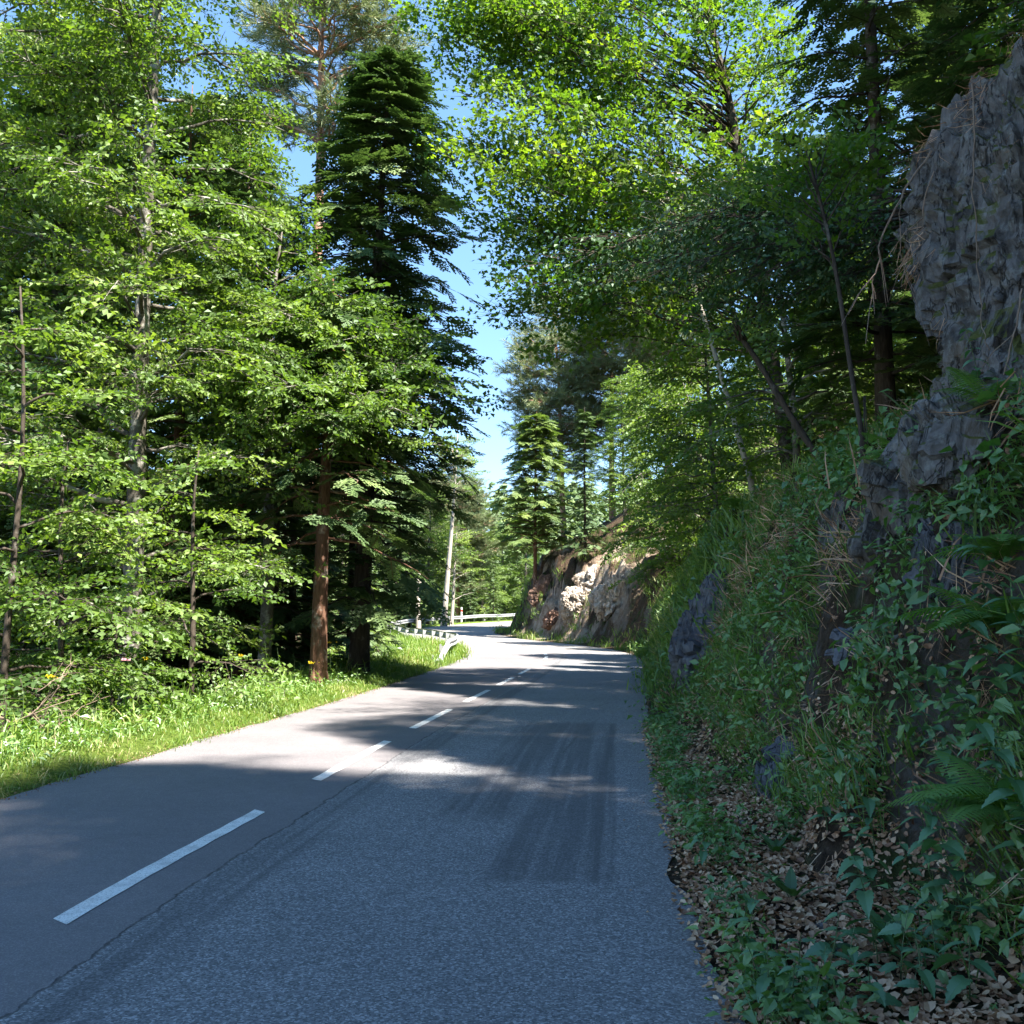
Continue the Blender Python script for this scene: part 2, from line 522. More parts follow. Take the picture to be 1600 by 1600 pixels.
def terrain_mat():
    t = NT('forest_soil')
    tc = t.n('ShaderNodeTexCoord').outputs['Object']
    g = t.n('ShaderNodeNewGeometry')
    nz = t.n('ShaderNodeSeparateXYZ', None, Vector=g.outputs['Normal']).outputs[2]
    n1 = t.noise(tc, 1.3, 6, .65, .3)
    n2 = t.noise(tc, 14, 6, .7)
    n3 = t.noise(tc, .7, 4, .6)
    soil = t.ramp(n2, [(.3, (.035, .024, .016)), (.55, (.09, .06, .04)), (.75, (.20, .14, .10))])
    moss = t.ramp(n2, [(.3, (.025, .04, .010)), (.7, (.07, .10, .025))])
    rock = t.ramp(t.noise(tc, 5.5, 9, .75, .6), [(.32, (.045, .036, .026)), (.44, (.13, .10, .075)), (.54, (.17, .155, .14)), (.62, (.12, .095, .07)), (.72, (.27, .25, .22))])
    c = t.mix(t.ramp(n1, [(.50, (0, 0, 0)), (.60, (.8, .8, .8))]), soil, moss)
    steep = t.math('SUBTRACT', t.math('ADD', t.math('MULTIPLY', n3, 1.5), .10), nz)
    c = t.mix(t.ramp(steep, [(.46, (0, 0, 0)), (.56, (1, 1, 1))]), c, rock)
    turf = t.ramp(n2, [(.3, (.06, .09, .015)), (.5, (.13, .20, .03)), (.7, (.22, .27, .07))])
    at_ = t.n('ShaderNodeAttribute', {'attribute_name': 'rnd'}).outputs['Fac']
    c = t.mix(t.math('MAXIMUM', at_, 0.0), c, turf)
    pale = t.ramp(t.noise(tc, 2.2, 8, .7, .4), [(.3, (.10, .065, .045)), (.45, (.30, .22, .16)), (.6, (.46, .38, .30)), (.75, (.55, .49, .42))])
    c = t.mix(t.math('MAXIMUM', t.math('MULTIPLY', at_, -1.0), 0.0), c, pale)
    h = t.math('ADD', t.math('MULTIPLY', n2, .5), t.noise(tc, 4.5, 7, .65, .5))
    h = t.math('ADD', h, t.math('MULTIPLY', t.noise(tc, 9, 8, .75, .8), .8))
    return t.pbr(c, .95, .12, h, 1.0, .16)
M['soil'] = terrain_mat()
_c = gv[gf].mean(1)
_s, _t, _k = road_st(_c[:, 0], _c[:, 1])
_g = -_s - wL(AX[_k, 1])
_turf = smooth(-.2, .05, _g) * (1 - smooth(0, 1.2, _g - np.interp(AX[_k, 1], [0, 12, 30, 46, 70], [1.6, 1.9, 2.6, 6.5, 3]))) * (1 - smooth(100, 130, _c[:, 1]))
_e = _s - wR(AX[_k, 1])
_pale = smooth(50, 53, _t - 0) * 0 + smooth(49, 52, AX[_k, 1]) * (1 - smooth(66, 70, AX[_k, 1])) * smooth(.1, .6, _e) * (1 - smooth(4.0, 5.0, _e)) * smooth(-.25, .15, fbm(_c, .45, 3, 91) + .2)
_turf = np.where(_e > 0, -_pale, _turf)
mb = MB(); mb.add(gv, gf, 0, _turf.astype(np.float32))
o = mb.build('ground', [M['soil']], smooth_shade=True); tag(o, kind='structure')

# ------------------------------------------------------------------ road
def road_mat():
    t = NT('asphalt')
    uv = t.n('ShaderNodeUVMap', {'uv_map': 'st'}).outputs[0]
    sp = t.n('ShaderNodeSeparateXYZ', None, Vector=uv)
    s, tt = sp.outputs[0], sp.outputs[1]
    tc = t.n('ShaderNodeTexCoord').outputs['Object']
    grain = t.n('ShaderNodeTexVoronoi', None, Vector=tc, Scale=95.0)
    gr = t.n('ShaderNodeSeparateColor', None, Color=grain.outputs['Color']).outputs[0]
    grain2 = t.n('ShaderNodeTexVoronoi', None, Vector=tc, Scale=150.0)
    gr2 = t.n('ShaderNodeSeparateColor', None, Color=grain2.outputs['Color']).outputs[0]
    big = t.noise(tc, .6, 5, .6)
    mid = t.noise(tc, 7, 5, .65)
    # lengthwise streaks
    mp = t.n('ShaderNodeMapping', None, Vector=uv, Scale=(3.6, .07, 1)).outputs[0]
    streak = t.noise(mp, 2.2, 3, .6)
    # left lane: smoother darker mix; right lane: coarse pale grit
    left = t.ramp(gr2, [(0, (.11, .107, .118)), (.6, (.155, .15, .165)), (1, (.26, .255, .265))])
    right = t.ramp(gr, [(0, (.10, .10, .108)), (.45, (.175, .175, .185)), (.8, (.26, .26, .272)), (1, (.42, .415, .43))])
    wob = t.math('MULTIPLY', t.math('SUBTRACT', t.noise(uv, 1.6, 6, .7), .5), .16)
    seam = t.math('ADD', t.math('SUBTRACT', s, .42), wob)      # 0 on the seam
    isr = t.ramp(t.math('ADD', t.math('MULTIPLY', seam, 12), .5), [(.4, (0, 0, 0)), (.6, (1, 1, 1))])
    c = t.mix(isr, left, right)
    # wheel tracks polished darker and older smooth strips
    def band(a, b, soft=.04, w=wob):
        x = t.math('ADD', s, t.math('MULTIPLY', w, .35))
        lo = t.math('MULTIPLY', t.math('SUBTRACT', x, a), 1 / soft, True)
        hi = t.math('MULTIPLY', t.math('SUBTRACT', b, x), 1 / soft, True)
        return t.math('MULTIPLY', lo, hi, True)
    def span(a, b, soft=.06):
        lo = t.math('MULTIPLY', t.math('SUBTRACT', tt, a + 14), 1 / soft, True)
        hi = t.math('MULTIPLY', t.math('SUBTRACT', b + 14, tt), 1 / soft, True)
        return t.math('MULTIPLY', lo, hi, True)
    smo = t.ramp(gr, [(0, (.085, .085, .094)), (.6, (.112, .112, .122)), (1, (.165, .165, .175))])
    m1 = t.math('MULTIPLY', band(.42, .85, .1), .8)
    m2 = t.math('MULTIPLY', t.math('MULTIPLY', band(1.45, 2.95, .12), span(8.4, 16.5, .5)), .85)
    m3 = t.math('MULTIPLY', t.math('MULTIPLY', band(2.10, 2.95, .05), span(6.6, 9.3, .12)), .85)
    m4 = t.math('MULTIPLY', t.math('MULTIPLY', band(2.74, 2.96, .04), span(6.7, 16.2, .1)), 1.0)
    mm = t.math('MAXIMUM', m1, t.math('MAXIMUM', t.math('MAXIMUM', m2, m3), m4))
    st2 = t.ramp(streak, [(.40, (.25, .25, .25)), (.56, (1, 1, 1))])
    mm = t.math('MULTIPLY', mm, st2)
    c = t.mix(mm, c, smo)
    # beyond the older joint in the bend the surface is paler and warmer
    older = t.math('MULTIPLY', t.math('SUBTRACT', t.math('ADD', tt, t.math('MULTIPLY', s, .12)), 58.0), 3.0, True)
    c = t.mix(t.math('MULTIPLY', older, .6), c, (.33, .30, .275))
    lpink = t.math('MULTIPLY', t.math('SUBTRACT', 1.0, isr), t.math('SUBTRACT', 1.0, older))
    c = t.mix(t.math('MULTIPLY', lpink, .35), c, (.21, .185, .185))
    v = t.math('ADD', t.math('MULTIPLY', big, .55), t.math('MULTIPLY', mid, .35))
    c = t.mix(1.0, c, t.ramp(v, [(.25, (.78, .78, .78)), (.65, (1.15, 1.14, 1.12))]), 'MULTIPLY')
    # dust along the edges
    edge = t.math('MULTIPLY', t.math('SUBTRACT', t.math('ADD', s, wob), 3.05), 3.0, True)
    c = t.mix(t.math('MULTIPLY', edge, .35), c, (.17, .14, .12))
    # seam crack and fine cracks
    fine = t.math('MULTIPLY', t.math('SUBTRACT', t.noise(uv, 9, 5, .7), .5), .10)
    sc = t.math('ABSOLUTE', t.math('ADD', seam, fine))
    ck = t.ramp(t.math('MULTIPLY', sc, 10), [(0, (.9, .9, .9)), (.07, (.6, .6, .6)), (.15, (0, 0, 0))])
    near = t.math('SUBTRACT', 1.0, t.math('MULTIPLY', t.math('SUBTRACT', tt, 33.5), .3, True))
    ck = t.math('MULTIPLY', ck, near)
    v2 = t.n('ShaderNodeTexVoronoi', {'feature': 'DISTANCE_TO_EDGE'}, Vector=t.mix(.25, uv, mid), Scale=.55).outputs[0]
    ck2 = t.ramp(v2, [(0, (.7, .7, .7)), (.008, (0, 0, 0))])
    ck2 = t.math('MULTIPLY', ck2, t.math('MULTIPLY', isr, t.ramp(big, [(.5, (0, 0, 0)), (.62, (1, 1, 1))])))
    c = t.mix(t.math('MULTIPLY', t.math('MAXIMUM', ck, ck2), t.ramp(t.noise(uv, 2.5, 4, .6), [(.35, (.35, .35, .35)), (.6, (1, 1, 1))])), c, (.022, .022, .024))
    h = t.math('ADD', t.math('MULTIPLY', t.mix(isr, t.n('ShaderNodeCombineXYZ', None, X=gr2, Y=gr2, Z=gr2).outputs[0], t.n('ShaderNodeCombineXYZ', None, X=gr, Y=gr, Z=gr).outputs[0]), 1.0), t.math('MULTIPLY', ck, -2.0))
    return t.pbr(c, .82, .25, h, .55, .006)
M['asphalt'] = road_mat()

rng = np.random.default_rng(4)
offs = np.linspace(-1, 1, 29)
rv, ruv = [], []
fine_t = np.arange(0, TL[-1] - .6, .25)
axx = np.stack([np.interp(fine_t, TL, AX[:, 0]), np.interp(fine_t, TL, AX[:, 1])], 1)
ann = np.stack([np.interp(fine_t, TL, AN[:, 0]), np.interp(fine_t, TL, AN[:, 1])], 1)
ann /= np.linalg.norm(ann, axis=1)[:, None]
eR = np.array([float(vnoise(np.array([[q * 1.3, 0, 0]]), 1, 2)[0] * .05 + vnoise(np.array([[q * 5, 0, 0]]), 1, 3)[0] * .03) for q in fine_t])
eL = np.array([float(vnoise(np.array([[q * 1.1, 5, 0]]), 1, 2)[0] * .04 + vnoise(np.array([[q * 4, 5, 0]]), 1, 3)[0] * .02) for q in fine_t])
# the bite out of the right edge near the camera
eR -= .07 * np.exp(-((fine_t - 14 - 7.0) / .35) ** 2)
for i, q in enumerate(fine_t):
    r_ = float(wR(axx[i, 1])) + eR[i]; l_ = float(wL(axx[i, 1])) + eL[i]
    for f_ in offs:
        s_ = f_ * (r_ if f_ > 0 else l_)
        P = axx[i] + ann[i] * s_
        zz = float(zroad(axx[i, 1])) + .03 * (1 - (s_ / 3.3) ** 2) * 0
        rv.append((P[0], P[1], zz))
        ruv.append((s_, q))
rv = np.array(rv); ruv = np.array(ruv)
nc = len(offs)
rf = []
for i in range(len(fine_t) - 1):
    for j in range(nc - 1):
        a = i * nc + j
        rf += [(a, a + 1, a + nc + 1), (a, a + nc + 1, a + nc)]
# a skirt gives the slab its edge
mb = MB(); mb.add(rv, rf)
nv = len(rv)
sk = []
for i in range(len(fine_t)):
    for j in (0, nc - 1):
        sk.append(rv[i * nc + j] - np.array((0, 0, .10)))
mb.v.append(np.array(sk, np.float32))
sf = []
for i in range(len(fine_t) - 1):
    a, b = i * nc, (i + 1) * nc
    sf += [(a, b, nv + 2 * i + 2), (a, nv + 2 * i + 2, nv + 2 * i)]
    a, b = i * nc + nc - 1, (i + 1) * nc + nc - 1
    sf += [(b, a, nv + 2 * i + 1), (b, nv + 2 * i + 1, nv + 2 * i + 3)]
sf = np.array(sf, np.int32)
mb.f.append(sf); mb.m.append(np.zeros(len(sf), np.int32)); mb.r.append(np.full(len(sf), .5, np.float32))
road = mb.build('road', [M['asphalt']], smooth_shade=False); tag(road, kind='structure')
allst = np.concatenate([ruv, np.array([(ruv[i * nc + j][0], ruv[i * nc + j][1]) for i in range(len(fine_t)) for j in (0, nc - 1)])])
uvl = road.data.uv_layers.new(name='st')
li = np.empty(len(road.data.loops), np.int32); road.data.loops.foreach_get('vertex_index', li)
uvl.data.foreach_set('uv', allst[li].astype(np.float32).ravel())

def on_road(t, s, dz=.004):
    i = np.array([np.interp(t, TL, AX[:, 0]), np.interp(t, TL, AX[:, 1])])
    n_ = np.array([np.interp(t, TL, AN[:, 0]), np.interp(t, TL, AN[:, 1])]); n_ /= np.linalg.norm(n_)
    P = i + n_ * s
    return (P[0], P[1], float(zroad(i[1])) + dz)

def paint_mat():
    t = NT('road_paint')
    tc = t.n('ShaderNodeTexCoord').outputs['Object']
    n = t.noise(tc, 60, 4, .7)
    n2 = t.noise(tc, 5, 5, .6)
    c = t.ramp(n, [(.25, (.5, .5, .49)), (.42, (.74, .74, .72)), (.7, (.82, .82, .80))])
    c = t.mix(t.ramp(n2, [(.45, (0, 0, 0)), (.7, (.65, .65, .65))]), c, (.34, .34, .34))
    c = t.mix(t.ramp(t.noise(tc, 110, 3, .7), [(.57, (0, 0, 0)), (.62, (.85, .85, .85))]), c, (.13, .13, .135))
    return t.pbr(c, .7, .3, n, .3, .003)
M['paint'] = paint_mat()
def strip(name, t0, t1, s0, wdt, slant=0.0):
    m = MB()
    k = max(2, int((t1 - t0) / .25) + 1)
    v = []
    for q in np.linspace(t0, t1, k):
        j = .004 * math.sin(q * 37)
        v += [on_road(q + slant, s0 - wdt / 2 + j), on_road(q - slant, s0 + wdt / 2 + j)]
    v2 = [(a, b, c - .003) for a, b, c in v]
    f = []
    for i in range(k - 1):
        a = 2 * i
        f += [(a, a + 1, a + 3), (a, a + 3, a + 2)]
    m.add(v, f)
    return m.build(name, [M['paint']], road)
# arc length of the axis where its y is given
def tl_of_y(y): return float(np.interp(y, AX[:, 1], TL))
for y0, y1 in [(0.2, 1.6), (5.6, 8.72), (10.35, 13.55), (15.1, 18.2), (19.8, 23.0), (24.6, 27.8), (29.4, 32.4), (34.0, 36.9), (38.4, 41.0), (42.2, 43.6)]:
    if y1 < 2: continue
    strip('lane_dash', tl_of_y(y0), tl_of_y(y1), 0, .125, .05)
for k in range(7):
    a = tl_of_y(44.4) + k * 2.9
    strip('lane_dash', a, a + 2.3, 0, .12)
strip('lane_line', tl_of_y(44.4) + 20.5, tl_of_y(44.4) + 48, 0, .12)

# ------------------------------------------------------------------ foliage templates (forward +x, up +z)
def pack(v, f, m, r):
    return (np.array(v, float), np.array(f, np.int64), np.array(m, np.int32), np.array(r, float))

def leaf_quad(v, f, m, r, base, d, side, l, wd, fold=.25, droop=.1, rn=0, mat=0):
    n0 = len(v)
    up = np.cross(d, side)
    mid = base + d * l * .45
    v += [base, mid + side * wd / 2 + up * fold * wd, base + d * l - up * droop * l, mid - side * wd / 2 + up * fold * wd]
    f += [(n0, n0 + 1, n0 + 2), (n0, n0 + 2, n0 + 3)]
    m += [mat, mat]; r += [rn, rn]

def rot_dir(d, up, a):
    s = np.cross(up, d)
    return d * math.cos(a) + s * math.sin(a)

def T_beech(seed, L=.75, leaf=.122, nside=5, per=5, scatter=.38):
    g = np.random.default_rng(seed)
    v, f, m, r = [], [], [], []
    up = np.array((0, 0, 1.0))
    def axis_pt(u): return np.array((u * L, 0, -.10 * L * u * u))
    def twig(p0, d, ln, n):
        for k in range(n):
            u = (k + 1) / n
            b = p0 + d * ln * u - up * .06 * ln * u * u
            side = 1 if k % 2 else -1
            dd = rot_dir(d, up, side * g.uniform(.6, 1.1)) + up * g.normal(0, scatter)
            dd /= np.linalg.norm(dd)
            s = np.cross(up + g.normal(0, .6, 3), dd); s /= np.linalg.norm(s)
            l = leaf * g.uniform(.55, 1.2)
            leaf_quad(v, f, m, r, b, dd, s, l, l * .68, g.uniform(-.1, .3), g.uniform(0, .25), g.normal(0, .08))
        n0 = len(v)
        w_ = .005
        e = p0 + d * ln
        v.extend([p0 + up * w_, p0 - up * w_, e]); f.append((n0, n0 + 1, n0 + 2)); m.append(1); r.append(0)
        s = np.cross(up, d)
        n0 = len(v); v.extend([p0 + s * w_, p0 - s * w_, e]); f.append((n0, n0 + 1, n0 + 2)); m.append(1); r.append(0)
    twig(np.zeros(3), np.array((1, 0, -.08)), L, per + 3)
    for k in range(nside):
        u = .12 + .75 * k / nside
        side = 1 if k % 2 else -1
        d = rot_dir(np.array((1.0, 0, 0)), up, side * g.uniform(.6, .95)) + up * g.normal(0, .08)
        d /= np.linalg.norm(d)
        twig(axis_pt(u), d, L * (.55 - .3 * u), per)
    return pack(v, f, m, r)

def T_broad(seed, n=26, rad=.38, leaf=.11, lob=False):
    """loose tuft of broad leaves"""
    g = np.random.default_rng(seed)
    v, f, m, r = [], [], [], []
    up = np.array((0, 0, 1.0))
    for k in range(n):
        b = np.array((g.uniform(0, 2 * rad), g.normal(0, rad * .45), g.normal(0, rad * .35)))
        d = np.array((g.normal(.6, .5), g.normal(0, .7), g.normal(-.25, .35))); d /= np.linalg.norm(d)
        s = np.cross(up + g.normal(0, .45, 3), d); s /= np.linalg.norm(s)
        l = leaf * g.uniform(.7, 1.2)
        if lob:
            q = np.cross(d, s)
            n0 = len(v)
            v += [b, b + d * l * .42 + s * l * .55, b + d * l * .62, b + d * l * .42 - s * l * .55, b + d * l - s * l * .08, b + d * l * .6 + s * l * .22]
            f += [(n0, n0 + 1, n0 + 2), (n0, n0 + 2, n0 + 3), (n0, n0 + 5, n0 + 4)]
            rr = g.normal(0, .08); m += [0] * 3; r += [rr] * 3
        else:
            leaf_quad(v, f, m, r, b, d, s, l, l * .6, g.uniform(-.1, .3), g.uniform(0, .3), g.normal(0, .13))
    for k in range(4):
        e = np.array((g.uniform(.8, 2) * rad, g.normal(0, rad * .4), g.normal(0, rad * .25)))
        n0 = len(v); v += [np.array((0, 0, .006)), np.array((0, 0, -.006)), e]; f.append((n0, n0 + 1, n0 + 2)); m.append(1); r.append(0)
    return pack(v, f, m, r)

def T_fir(seed, L=.62, n=8, droop=.12):
    g = np.random.default_rng(seed)
    v, f, m, r = [], [], [], []
    up = np.array((0, 0, 1.0))
    def shoot(p, d, ln, k, rn):
        s = np.cross(up, d); s /= np.linalg.norm(s)
        for i in range(k):
            a = p + d * ln * i / k
            wv_ = .042 * (1 - .35 * i / k)
            t_ = up * g.uniform(.004, .016)
            for sg in (1, -1):
                n0 = len(v)
                v.extend([a, a + s * sg * wv_ + d * ln / k * .75 + t_, a + d * ln / k * 1.25])
                f.append((n0, n0 + 1, n0 + 2)); m.append(0); r.append(rn + .12 * (i == k - 1))
    shoot(np.zeros(3), np.array((1, 0, -.05)), L, 7, 0)
    for k in range(n * 2):
        u = .06 + .88 * (k // 2) / n
        side = 1 if k % 2 else -1
        d = rot_dir(np.array((1.0, 0, 0)), up, side * g.uniform(.7, .95)) + up * g.normal(-.10, .10)
        d /= np.linalg.norm(d)
        ln = L * (.50 - .36 * u) * g.uniform(.8, 1.1)
        p = np.array((u * L, 0, -droop * L * u * u))
        shoot(p, d, ln, 3, g.normal(0, .1))
    n0 = len(v); v += [np.array((0, .007, 0)), np.array((0, -.007, 0)), np.array((L, 0, -droop * L))]; f.append((n0, n0 + 1, n0 + 2)); m.append(1); r.append(0)
    return pack(v, f, m, r)

def T_pine(seed, n=30, ln=.18):
    g = np.random.default_rng(seed)
    v, f, m, r = [], [], [], []
    for k in range(n):
        u = g.uniform(0, 1)
        p = np.array((u * .30, 0, u * .05))
        d = np.array((.75, g.normal(0, .7), g.normal(.30, .6))); d /= np.linalg.norm(d)
        s = np.cross(d, g.normal(0, 1, 3)); s /= np.linalg.norm(s)
        l = ln * g.uniform(.7, 1.1)
        n0 = len(v); v += [p + s * .008, p - s * .008, p + d * l + s * .004]
        f.append((n0, n0 + 1, n0 + 2)); m.append(0); r.append(g.normal(0, .12))
    n0 = len(v); v += [np.array((-.05, .01, 0)), np.array((-.05, -.01, 0)), np.array((.3, 0, .05))]; f.append((n0, n0 + 1, n0 + 2)); m.append(1); r.append(0)
    return pack(v, f, m, r)

TB = [T_beech(i) for i in range(5)]
TBn = [T_beech(20 + i, .75, .115, 5, 5) for i in range(4)]
TM = [T_broad(i, 27, .36, .13, True) for i in range(4)]
TG = [T_broad(40 + i, 24, .32, .10) for i in range(4)]
TF = [T_fir(i) for i in range(4)]
TP = [T_pine(i) for i in range(4)]

# ------------------------------------------------------------------ tree builder
class Tree:
    def __init__(s, seed, base, H, r0, lean=(0, 0), wob=.15):
        s.g = np.random.default_rng(seed)
        s.base = np.array(base, float)
        k = 12
        u = np.linspace(0, 1, k)
        ph = s.g.uniform(0, 6, 2)
        s.path = np.stack([lean[0] * u + wob * np.sin(u * 5 + ph[0]) * u, lean[1] * u + wob * np.sin(u * 4 + ph[1]) * u, u * H], 1)
        s.path[0, 2] = -.6
        s.rad = r0 * (1 - u) ** .8 * .92 + .012
        s.rad[0] *= 1.25
        s.H = H
        s.r0 = r0
        s.wood = MB()
        s.sp = []      # sprays: pos, F, U, scale, rnd
        s.tr = MB()
        s.tr.tube(s.path, s.rad, 10)
        # root flare
        for q in range(5):
            a = q * 1.26 + s.g.uniform(0, .6)
            d = np.array((math.cos(a), math.sin(a), 0))
            s.tr.tube([d * r0 * .5 + (0, 0, .55), d * r0 * .95 + (0, 0, .12), d * r0 * 1.9 + (0, 0, -.35)], [r0 * .35, r0 * .34, r0 * .12], 6)

    def on_trunk(s, h):
        z = s.path[:, 2]
        return np.array([np.interp(h, z, s.path[:, 0]), np.interp(h, z, s.path[:, 1]), h])

    def spray(s, p, F, U, sc, rn):
        s.sp.append((*p, *F, *U, sc, rn))

    def limb(s, p0, p1, r, W=1.2, u0=.25, step=.38, lat_step=.33, sc=1.0, sag=.0, rise=.12, tilt=.16, flat=True, dead=False, shade=0):
        g = s.g
        p0 = np.asarray(p0, float); p1 = np.asarray(p1, float)
        L = np.linalg.norm(p1 - p0)
        c = (p0 + p1) / 2 + np.array((g.normal(0, .05 * L), g.normal(0, .05 * L), rise * L))
        u = np.linspace(0, 1, 8)[:, None]
        pts = (1 - u) ** 2 * p0 + 2 * u * (1 - u) * c + u ** 2 * p1
        pts[:, 2] -= sag * L * (u[:, 0] ** 2.5)
        pts[1:-1] += g.normal(0, .015 * L, (6, 3))
        s.wood.tube(pts, r * (1 - .88 * u[:, 0]), 5)
        if dead: return pts
        n = max(3, int(L * (1 - u0) / step))
        rn0 = g.normal(.5 + shade, .16)
        for k in range(n + 1):
            uu = u0 + (1 - u0) * k / n
            q = np.array([np.interp(uu, u[:, 0], pts[:, i]) for i in range(3)])
            q2 = np.array([np.interp(min(1, uu + .05), u[:, 0], pts[:, i]) for i in range(3)])
            q1 = np.array([np.interp(max(0, uu - .05), u[:, 0], pts[:, i]) for i in range(3)])
            t = q2 - q1
            t /= np.linalg.norm(t) + 1e-9
            up = np.array((0, 0, 1.0)) + g.normal(0, tilt, 3)
            up -= t * up.dot(t); up /= np.linalg.norm(up)
            prof = math.sin(min(1, (uu - u0) / (1 - u0) * .8 + .28) * PI) ** .6
            for sd in ((1, -1) if k < n else (0,)):
                if sd == 0:
                    s.spray(q, t, up, sc * g.uniform(.85, 1.15), rn0 + g.normal(0, .1))
                    continue
                a = sd * g.uniform(.65, 1.05)
                d = rot_dir(t, up, a) + np.array((0, 0, g.normal(-.02, .10)))
                d /= np.linalg.norm(d)
                ll = W * prof * g.uniform(.6, 1.15)
                nl = max(1, int(ll / lat_step))
                if ll > .5:
                    s.wood.tube([q, q + d * ll * .6, q + d * ll + (0, 0, -.04 * ll)], [r * .22, r * .14, .004], 3, cap=False)
                for j in range(nl):
                    pp = q + d * (ll * (j + .2) / nl) + g.normal(0, .03, 3)
                    if not flat: pp = pp + g.normal(0, .16, 3)
                    aa = (1 if (j % 2) else -1) * g.uniform(.25, .8) if j < nl - 1 else g.normal(0, .2)
                    F = rot_dir(d, up, aa) + np.array((0, 0, g.normal(-.06, .10)))
                    U = up + g.normal(0, tilt * (1 if flat else 2.6), 3)
                    s.spray(pp, F, U, sc * g.uniform(.75, 1.15), rn0 + g.normal(0, .1))
        return pts

    def auto(s, h0, h1, n, Lf, ang=(.15, .5), az=None, keep=None, cap=None, W=.36, rfac=.3, **k):
        """limbs spiralling up the trunk; Lf(u) gives the length"""
        g = s.g
        a = g.uniform(0, 6.28)
        for i in range(n):
            u = (i + g.uniform(-.3, .3)) / n
            u = min(max(u, 0), 1)
            h = h0 + (h1 - h0) * u
            a += 2.4 + g.normal(0, .25)
            if az is not None:
                a = g.uniform(*az)
            L = Lf(u) * g.uniform(.75, 1.12)
            if cap is not None: L = cap(a, h, L)
            if keep is not None and not keep(a, h, L): continue
            el = g.uniform(*ang)
            p0 = s.on_trunk(h)
            d = np.array((math.cos(a) * math.cos(el), math.sin(a) * math.cos(el), math.sin(el)))
            r = min(max(.012, .014 * L + .008), s.r0 * .5)
            s.limb(p0, p0 + d * L, r, W=max(.4, L * W), **k)

    def finish(s, name, label, cat, leaf, bark_m, temps, group=None, rz=0, stuff=True):
        root = thing(name, s.base, label, cat, group, rz)
        s.tr.build('trunk', [M[bark_m]], root, smooth_shade=True)
        if s.wood.v and s.sp:
            tag(s.wood.build('branches', [M[bark_m]], root, smooth_shade=True), kind='stuff')
        elif s.wood.v:
            off = 0
            for v_, f_ in zip(s.wood.v, s.wood.f):
                one = MB(); one.add(v_, f_ - off); off += len(v_)
                one.build('dead_limb', [M[bark_m]], root, smooth_shade=True)
        if s.sp:
            A = np.array(s.sp)
            mb = MB()
            pick = s.g.integers(0, len(temps), len(A))
            for i, T in enumerate(temps):
                B = A[pick == i]
                if len(B): bake(mb, T, B[:, :3], B[:, 3:6], B[:, 6:9], B[:, 9], rnd=B[:, 10])
            cr = mb.build('crown', [M[leaf], M[bark_m]], root)
            cr['kind'] = 'stuff'
            s.tris = sum(len(q) for q in mb.f)
        return root

def base_at(u, d, dz=0):
    x = at(u, 1000, d)[0]
    return np.array((x, d, gz(x, d) + dz))

TRI = {}
def done(t, root): TRI[root.name] = getattr(t, 'tris', 0)

# ------------------------------------------------------------------ generic trees, copied for the deeper forest
HID = (0, 0, 0)
def gen_beech(seed, H=17, name='beech_tree', h0=1.6, Lm=3.6, n=80, sc=1.5, step=.42):
    t = Tree(seed, (0, 0, 0), H, H * .013, (t0(seed, .5), t0(seed + 1, .5)))
    t.auto(h0, H * .98, n, lambda u: Lm * (1 - u * .75) * (.75 + .5 * math.sin(min(1, u * 2.5) * PI / 2)), (.0, .45), sag=.12, sc=sc, step=step, lat_step=.5)
    return t
def t0(seed, a): return float(np.random.default_rng(seed + 900).uniform(-a, a))
def gen_fir(seed, H=18, h0=1.2, Lm=2.7, n=92, sc=1.35, step=.5):
    t = Tree(seed, (0, 0, 0), H, H * .012, (0, 0), .05)
    t.auto(h0, H * .985, n, lambda u: Lm * (1 - u) ** .75 + .25, (-.25, .10), sag=.10, rise=.05, sc=sc, step=step, lat_step=.42, W=.42, u0=.2, tilt=.12)
    return t
def gen_pine(seed, H=20, h0=.30, Lm=3.6, n=80, sc=2.4):
    t = Tree(seed, (0, 0, 0), H, H * .012, (t0(seed, .8), 0), .2)
    for i in range(5):
        h = H * (.25 + .2 * i / 7); a = i * 2.1
        t.limb(t.on_trunk(h), t.on_trunk(h) + np.array((math.cos(a), math.sin(a), .1)) * 1.2, .02, dead=True)
    t.auto(H * h0, H * .985, n, lambda u: Lm * (.55 + .6 * math.sin(min(1, .15 + u) * PI) ) , (-.05, .35), rise=-.05, sc=sc, step=.30, lat_step=.26, W=.36, u0=.30, tilt=.3, flat=False)
    return t

LEAF = {'beech': ('beech', 'bark_beech', TB), 'fir': ('fir', 'bark_dark', TF), 'pine': ('pine', 'bark_pine', TP), 'spruce': ('fir', 'bark_red', TF)}
PROTO = {}
def place_generic(kind, var, x, y, H, rz, label, group=None, dz=0, cat='tree'):
    key = (kind, var)
    z = gz(x, y) + dz
    H0 = {'beech': 17, 'fir': 18, 'spruce': 18, 'pine': 20}[kind]
    if key not in PROTO:
        t = {'beech': gen_beech, 'fir': gen_fir, 'spruce': gen_fir, 'pine': gen_pine}[kind](100 + var * 7 + len(kind))
        lf, bk, tp = LEAF[kind]
        nm = {'beech': 'beech_tree', 'fir': 'fir_tree', 'spruce': 'spruce_tree', 'pine': 'pine_tree'}[kind]
        r = t.finish(nm, label, cat, lf, bk, tp, group)
        done(t, r)
        r.location = (x, y, z); r.rotation_euler = (0, 0, rz); r.scale = (H / H0,) * 3
        PROTO[key] = r
        return r
    return copy_thing(PROTO[key], (x, y, z), rz, H / H0, label, group, cat)

